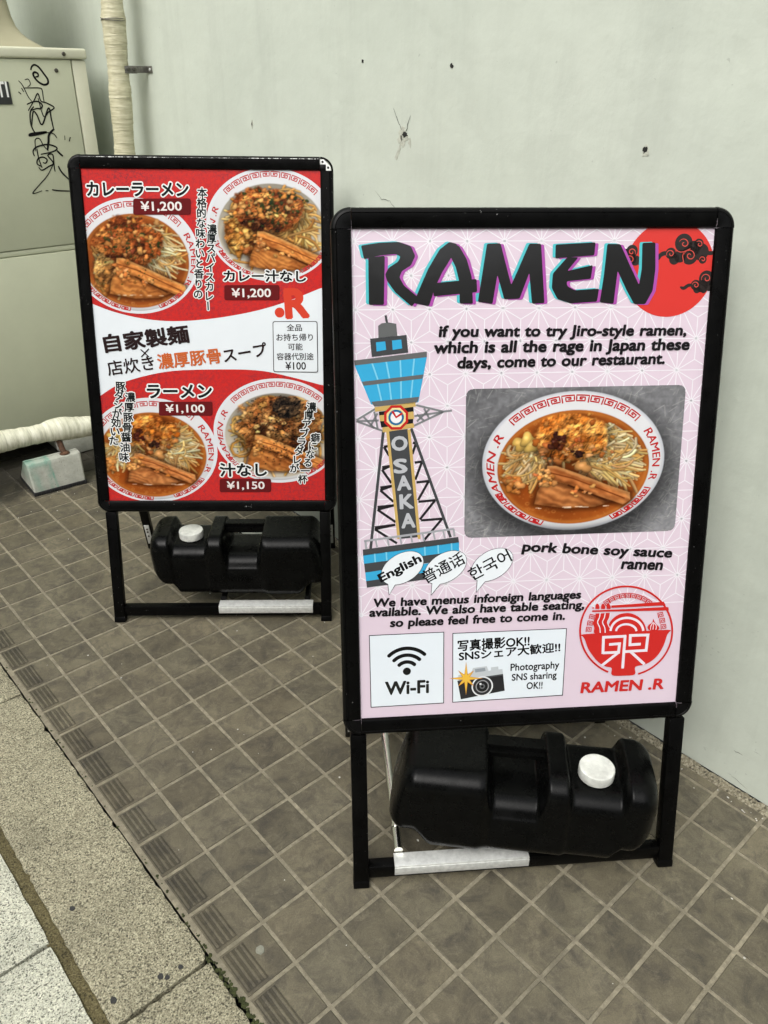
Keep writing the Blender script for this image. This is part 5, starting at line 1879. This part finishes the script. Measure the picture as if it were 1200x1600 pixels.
def sign(label, base, ang, tilt, W, H, L, lw, face, m_frame, bare_corner, strip, chrome, leg_off=0.0, depth=0.40):
    """A-frame sign: base is the middle of the front legs on the ground"""
    root = empty('a_frame_sign', (base[0], base[1], 0), ang)
    tag(root, label, 'sign')
    # panel frame: x across, y up the leaning panel, z out of the poster; in the sign's frame x across, y back, z up
    ct, st = math.cos(tilt), math.sin(tilt)
    P = Matrix(((1, 0, 0, 0), (0, st, -ct, 0), (0, ct, st, 0), (0, 0, 0, 1)))
    Q = P @ Matrix.Translation((0, L, 0))           # origin at the middle of the poster's bottom edge
    S = face()
    S.build('poster', root, Q, [M_INK, M_RED])
    bm = bmesh.new()
    box(bm, (0, H / 2, -0.008), (W + 0.03, H + 0.03, 0.010), 0.001, Q)
    finish('backing_board', bm, M_BACK, root)
    # four snap rails; each opens away from the poster
    cr = 0.0318                                      # corner piece
    g = 0.001
    for (ox, oy, rot, ln_) in ((-W / 2, 0, 90, H), (W / 2, H, -90, H), (W / 2, 0, 180, W), (-W / 2, H, 0, W)):
        bm = bmesh.new()
        # prism x = outwards, y = out of the poster, z = along
        Rz = Matrix.Rotation(R(rot), 4, 'Z')
        loc = Matrix(((0, 0, 1, 0), (1, 0, 0, 0), (0, 1, 0, 0), (0, 0, 0, 1)))   # (out, face, along) -> (along x, out y, face z)
        prism(bm, RAIL, Q @ Matrix.Translation((ox, oy, 0)) @ Rz @ loc, g, ln_ - g)
        finish('frame_rail', bm, m_frame, root, 35)
        if bare_corner is not None and rot == 0:
            rail_ob = [c for c in root.children if c.name.startswith('frame_rail')][-1]
            rw = random.Random(31)
            bm = bmesh.new()
            av, bv, wv = [], [], 0.0
            nn = 420
            for k in range(nn + 1):
                x = -W / 2 + 0.004 + (W - 0.008) * k / nn
                wv = 0.72 * wv + rw.uniform(-0.0008, 0.0008)
                where = math.exp(-((x - W * 0.36) / 0.09) ** 2) + 0.7 * math.exp(-((x + W * 0.30) / 0.10) ** 2)
                ww = max(0.00004, min(0.0009, (wv + 0.0001) * (0.25 + where)))
                c0 = H + 0.0254
                av.append(bm.verts.new(Q @ Vector((x, c0 - ww, 0.00695))))
                bv.append(bm.verts.new(Q @ Vector((x, c0 + ww, 0.00695))))
            for k in range(nn):
                bm.faces.new([av[k], av[k + 1], bv[k + 1], bv[k]])
            finish('worn_paint', bm, M_ALU, rail_ob)
    # rounded corner pieces: the rail outline turned through a quarter
    for ci, (ox, oy, a0) in enumerate(((-W / 2, 0, 180), (W / 2, 0, 270), (W / 2, H, 0), (-W / 2, H, 90))):
        bm = bmesh.new()
        if bare_corner == ci:
            # the cover is missing here: the bare joining bracket shows, with the curved back edge behind it
            pr = [(0.027, -0.014), (0.027, 0.001), (0.0318, -0.002), (0.0318, -0.014)]
            rings = []
            for k in range(13):
                t = R(a0 + 90 * k / 12)
                rings.append([bm.verts.new(Q @ Vector((ox + r_ * math.cos(t), oy + r_ * math.sin(t), z))) for r_, z in pr])
            for k in range(12):
                for i in range(4):
                    bm.faces.new([rings[k][i], rings[k][(i + 1) % 4], rings[k + 1][(i + 1) % 4], rings[k + 1][i]])
            finish('corner_cover', bm, M_CORNER, root, 35)
            bm = bmesh.new()
            Tb = Q @ Matrix.Translation((ox, oy, 0))
            out = [(0.0, 0.014), (0.0, 0.025), (0.009, 0.025), (0.025, 0.009), (0.025, 0.0), (0.014, 0.0), (0.014, 0.014)]
            lo_ = [bm.verts.new(Tb @ Vector((x, y, -0.006))) for x, y in out]
            hi_ = [bm.verts.new(Tb @ Vector((x, y, 0.002))) for x, y in out]
            bm.faces.new(hi_)
            for k in range(len(out)):
                bm.faces.new([lo_[k], lo_[(k + 1) % len(out)], hi_[(k + 1) % len(out)], hi_[k]])
            cb = finish('corner_bracket', bm, M_ALU, root)
            for (x, y) in ((0.006, 0.0195), (0.0195, 0.0065)):
                bm = bmesh.new()
                cyl(bm, Tb @ Vector((x, y, 0.0018)), Q.to_3x3() @ Vector((0, 0, 1)), 0.0028, 0.0008, 14)
                finish('rivet_hole', bm, M_DARK, cb)
            bm = bmesh.new()
            box(bm, (0.0066, 0.0066, -0.004), (0.0146, 0.0146, 0.016), 0.001, Tb)
            finish('corner_plug', bm, M_CORNER, root)
            continue
        pr = [(r_ + (0.0006 if 0 < i_ < 10 else 0), z + (0.0007 if 0 < i_ < 10 else 0)) for i_, (r_, z) in enumerate(RAIL)]
        n = 12
        rings = []
        for k in range(n + 1):
            t = R(a0 + 90 * k / n)
            rings.append([bm.verts.new(Q @ Vector((ox + r_ * math.cos(t), oy + r_ * math.sin(t), z))) for r_, z in pr])
        for k in range(n):
            for i in range(len(pr)):
                j = (i + 1) % len(pr)
                if i == 0 or j == 0:
                    pass
                try: bm.faces.new([rings[k][i], rings[k][j], rings[k + 1][j], rings[k + 1][i]])
                except ValueError: pass
        bmesh.ops.remove_doubles(bm, verts=bm.verts[:], dist=1e-5)
        finish('corner_cover', bm, M_CORNER, root, 35)
    # front legs run down in the plane of the panel
    for sx in (-1, 1):
        bm = bmesh.new()
        x = leg_off + sx * (lw / 2 - 0.0145)
        top_ = L - 0.0325
        box(bm, (x, (top_ + 0.006) / 2, -0.0075), (0.029, top_ - 0.006, 0.022), 0.002, P)
        lg = finish('front_leg', bm, m_frame, root, 35)
        bm = bmesh.new()
        box(bm, (x, 0.0085, -0.0075), (0.0305, 0.016, 0.0235), 0.002, P)
        finish('foot', bm, M_CORNER, lg, 35)
    # bars on the ground, front and back
    bm = bmesh.new()
    box(bm, (leg_off, 0.018, 0.031), (lw - 0.0585, 0.022, 0.030), 0.002)
    finish('crossbar', bm, m_frame, root, 35)
    bm = bmesh.new()
    box(bm, (leg_off, depth, 0.035), (lw - 0.0585, 0.022, 0.030), 0.002)
    finish('crossbar', bm, m_frame, root, 35)
    zt = depth / (math.tan(tilt) + 0.24) * 0.90
    for sx in (-1, 1):
        bm = bmesh.new()
        x = leg_off + sx * (lw / 2 - 0.014)
        d = Vector((0, -0.24 * zt, zt))
        ln_ = d.length
        Mr = Matrix.Translation((x, depth, 0.004)) @ Matrix.Rotation(math.atan2(0.24, 1.0), 4, 'X')
        box(bm, (0, 0, ln_ / 2), (0.026, 0.020, ln_), 0.002, Mr)
        lg = finish('rear_leg', bm, m_frame, root, 35)
        bm = bmesh.new()
        xi = x - sx * 0.0135
        box(bm, (0, -0.0112, 0.066), (0.015, 0.002, 0.080), 0.0006, Mr)
        box(bm, (x - sx * 0.028, depth - 0.0125, 0.035), (0.034, 0.002, 0.018), 0.0006)
        ab = finish('angle_bracket', bm, M_ALU, lg)
        for zz in (0.060, 0.078, 0.09):
            bm = bmesh.new()
            cyl(bm, Mr @ Vector((0, -0.0121, zz)), Mr.to_3x3() @ Vector((0, -1, 0)), 0.003, 0.002, 10)
            finish('screw', bm, M_SCREW, ab)
    # rails that carry the water weight
    for yy in (0.018, depth):
        bm = bmesh.new()
        zb = 0.0465
        yf = yy - 0.0135
        box(bm, ((strip[0] + strip[1]) / 2, yy, zb + 0.002), (strip[1] - strip[0], 0.030, 0.004), 0.0006)
        box(bm, ((strip[0] + strip[1]) / 2, yf - 0.0015, zb - 0.0095), (strip[1] - strip[0], 0.003, 0.019), 0.0006)
        finish('clamp_strip', bm, M_ALU, root)
    for x in (strip[0] + 0.010, strip[1] - (0.028 if chrome else 0.016)):
        bm = bmesh.new()
        cyl(bm, (x, 0.0345, 0.0553), (0, 1, 0), 0.0085, depth - 0.0465, 18)
        if chrome: cyl(bm, (x, 0.085, 0.0553), (0, 1, 0), 0.0100, 0.006, 18)
        finish('carrier_tube', bm, M_CHROME if chrome else m_frame, root, 40)
    return root


front = sign('black framed sign with a pink English poster headed by big black brush letters', (0.519, -1.545), R(-36.78), R(15.29), 0.586, 0.834, 0.3549, 0.6257, english_poster, M_FRAME, None, (-0.235, 0.024), True)
left = sign('black framed sign with a red Japanese noodle menu poster and one bare frame corner', (0.5278, -0.4737), R(-40.3), R(14.06), 0.5807, 0.8318, 0.3532, 0.6081, menu_poster, M_FRAME2, 2, (-0.011, 0.252), False)


# ------------------------------------------------------------------ the water weights
def sstep(x, a, b):
    t = min(1, max(0, (x - a) / (b - a)))
    return t * t * (3 - 2 * t)


def tank(label, loc, rz, words=None, n_cap=0):
    """moulded water tank: x along its length from the cap end, y back, z up"""
    root = empty('water_weight', loc, rz)
    tag(root, label, 'weight tank', 'black water weights under the signs')
    Lt, D, Ht = 0.492, 0.185, 0.182
    bm = bmesh.new()
    ns, nc = 170, 96
    rings = []
    for i in range(ns + 1):
        x = Lt * i / ns
        # sink of the top: cap seat, then the grip recess
        capd = 0.030 * (sstep(x, 0.052, 0.066) - sstep(x, 0.152, 0.166))
        grip = 0.062 * (sstep(x, 0.198, 0.214) - sstep(x, 0.294, 0.312))
        ztop = Ht - capd - grip
        front, fgrip = 0.005 * (sstep(x, 0.054, 0.066) - sstep(x, 0.152, 0.166)), 0.012 * (sstep(x, 0.196, 0.216) - sstep(x, 0.292, 0.314))
        bulge = 0.010 * (sstep(x, 0.300, 0.325))
        zbot = 0.030 * (1 - sstep(x, 0.050, 0.072)) + 0.036 * sstep(x, 0.405, 0.445)
        # rounded ends
        er = 0.034
        t = min(x, Lt - x)
        inset = er - math.sqrt(max(0, er * er - (er - t) ** 2)) if t < er else 0.0
        y0, y1 = front + inset - bulge * 0.6, D - inset * 0.9
        z0, z1 = zbot + inset * 0.75, ztop - inset * 0.75
        r_ = min(0.036, (z1 - z0) * 0.32, (y1 - y0) * 0.32)
        ring = []
        q = nc // 4
        for (cx_, cz_, a0) in ((y1 - r_, z1 - r_, 0), (y0 + r_, z1 - r_, 90), (y0 + r_, z0 + r_, 180), (y1 - r_, z0 + r_, 270)):
            for k in range(q):
                a = R(a0 + 90 * k / (q - 1))
                yy, zz = cx_ + r_ * math.cos(a), cz_ + r_ * math.sin(a)
                # the upper body leans in a little
                if yy < D * 0.6: yy += fgrip * sstep(zz, 0.062, 0.100)
                yy += 0.010 * (zz / Ht) * (1 if yy < D / 2 else -1)
                # the mould seam runs round the middle
                if abs(zz - 0.088) < 0.0016: yy += 0.0007 * (-1 if yy < D / 2 else 1)
                # the end walls lean: the cap end undercuts, the far end slopes back towards its top
                f0, f1 = max(0, 1 - x / 0.09), max(0, 1 - (Lt - x) / 0.11)
                xx = x + 0.022 * f0 * max(0, 0.55 - zz / Ht) / 0.55 - 0.030 * f1 * max(0, zz / Ht - 0.3) / 0.7
                ring.append(bm.verts.new((xx, yy, zz)))
        rings.append(ring)
    n = len(rings[0])
    for i in range(ns):
        for k in range(n):
            bm.faces.new([rings[i][k], rings[i][(k + 1) % n], rings[i + 1][(k + 1) % n], rings[i + 1][k]])
    bm.faces.new(rings[0][::-1])
    bm.faces.new(rings[-1])
    body_ = finish('body', bm, M_TANK, root, 60)
    bm = bmesh.new()
    P_ = [(0.185 + 0.145 * k / 10, 0.108, Ht - 0.018) for k in range(11)]
    b2 = bmesh.new()
    bmesh.ops.create_cube(b2, size=1)
    for v in b2.verts: v.co = Vector((v.co.x * 0.150, v.co.y * 0.046, v.co.z * 0.030))
    bmesh.ops.bevel(b2, geom=b2.edges[:], offset=0.010, segments=4, affect='EDGES')
    merge(bm, b2, Matrix.Translation((0.256, 0.122, Ht - 0.0175)))
    finish('handle', bm, M_TANK, root, 60)
    bm = bmesh.new()
    zc = Ht - 0.030
    tube(bm, [(0.108, 0.082, zc - 0.004), (0.108, 0.082, zc + 0.004)], 0.027, 32)
    finish('neck', bm, M_TANK, root, 50)
    bm = bmesh.new()
    N_ = 64
    lv = [(0.0325, 0.0025), (0.0332, 0.004), (0.0332, 0.0195), (0.0322, 0.0222), (0.0300, 0.0232), (0.0280, 0.0228), (0.0, 0.0226)]
    rg = []
    for li, (rad_, z_) in enumerate(lv[:-1]):
        rg.append([bm.verts.new((0.108 + (rad_ - (0.0006 if (k % 2 and 0 < li < 3) else 0)) * math.cos(2 * math.pi * k / N_), 0.082 + (rad_ - (0.0006 if (k % 2 and 0 < li < 3) else 0)) * math.sin(2 * math.pi * k / N_), zc + z_)) for k in range(N_)])
    for i in range(len(rg) - 1):
        for k in range(N_):
            bm.faces.new([rg[i][k], rg[i][(k + 1) % N_], rg[i + 1][(k + 1) % N_], rg[i + 1][k]])
    bm.faces.new(rg[0][::-1])
    bm.faces.new(rg[-1])
    finish('cap', bm, M_CAP, root, 40)
    if words:
        v, f = glyphs(words, 0.004, 0, 1.25)
        lo, hi = v.min(0), v.max(0)
        s_ = 0.115 / (hi[0] - lo[0])
        bm = bmesh.new()
        vv = []
        for p_ in v:
            zz = 0.052 + (p_[1] - lo[1]) * s_
            vv.append(bm.verts.new((0.165 + (p_[0] - lo[0]) * s_, 0.010 * (zz / Ht) + 0.0006, zz)))
        fs = [bm.faces.new([vv[i] for i in q_]) for q_ in f]
        ex = bmesh.ops.extrude_face_region(bm, geom=fs)
        for g_ in ex['geom']:
            if isinstance(g_, bmesh.types.BMVert): g_.co.y -= 0.0018
        finish('embossed_lettering', bm, M_TANK, body_, 30)
    return root


def to_world(base, ang, u, d):
    c, s = math.cos(ang), math.sin(ang)
    return (base[0] + u * c - d * s, base[1] + u * s + d * c)


# under the menu sign: cap to the left
x, y = to_world((0.510, -0.459), R(-40.3), -0.172, 0.024)
tank('black moulded water weight with white cap at its left, under the red menu sign', (x, y, 0.0640), R(-40.3), '満水時12kg')
# under the English sign: turned round, so the cap is at the right and the grip faces back
t2 = tank('black moulded water weight with white cap at its right, under the pink sign', (0, 0, 0.0640), 0.0)
ang = R(-36.78 - 11.5)
# mirrored moulding: the meshes are their own, flipped along the length
for ch in t2.children:
    ch.data.transform(Matrix(((-1, 0, 0, 0.492), (0, 1, 0, 0), (0, 0, 1, 0), (0, 0, 0, 1))))
    ch.data.flip_normals()
x, y = to_world((0.519, -1.545), R(-36.78), -0.250, 0.040)
t2.location = (x, y, 0.0640)
t2.rotation_euler = (0, 0, ang)
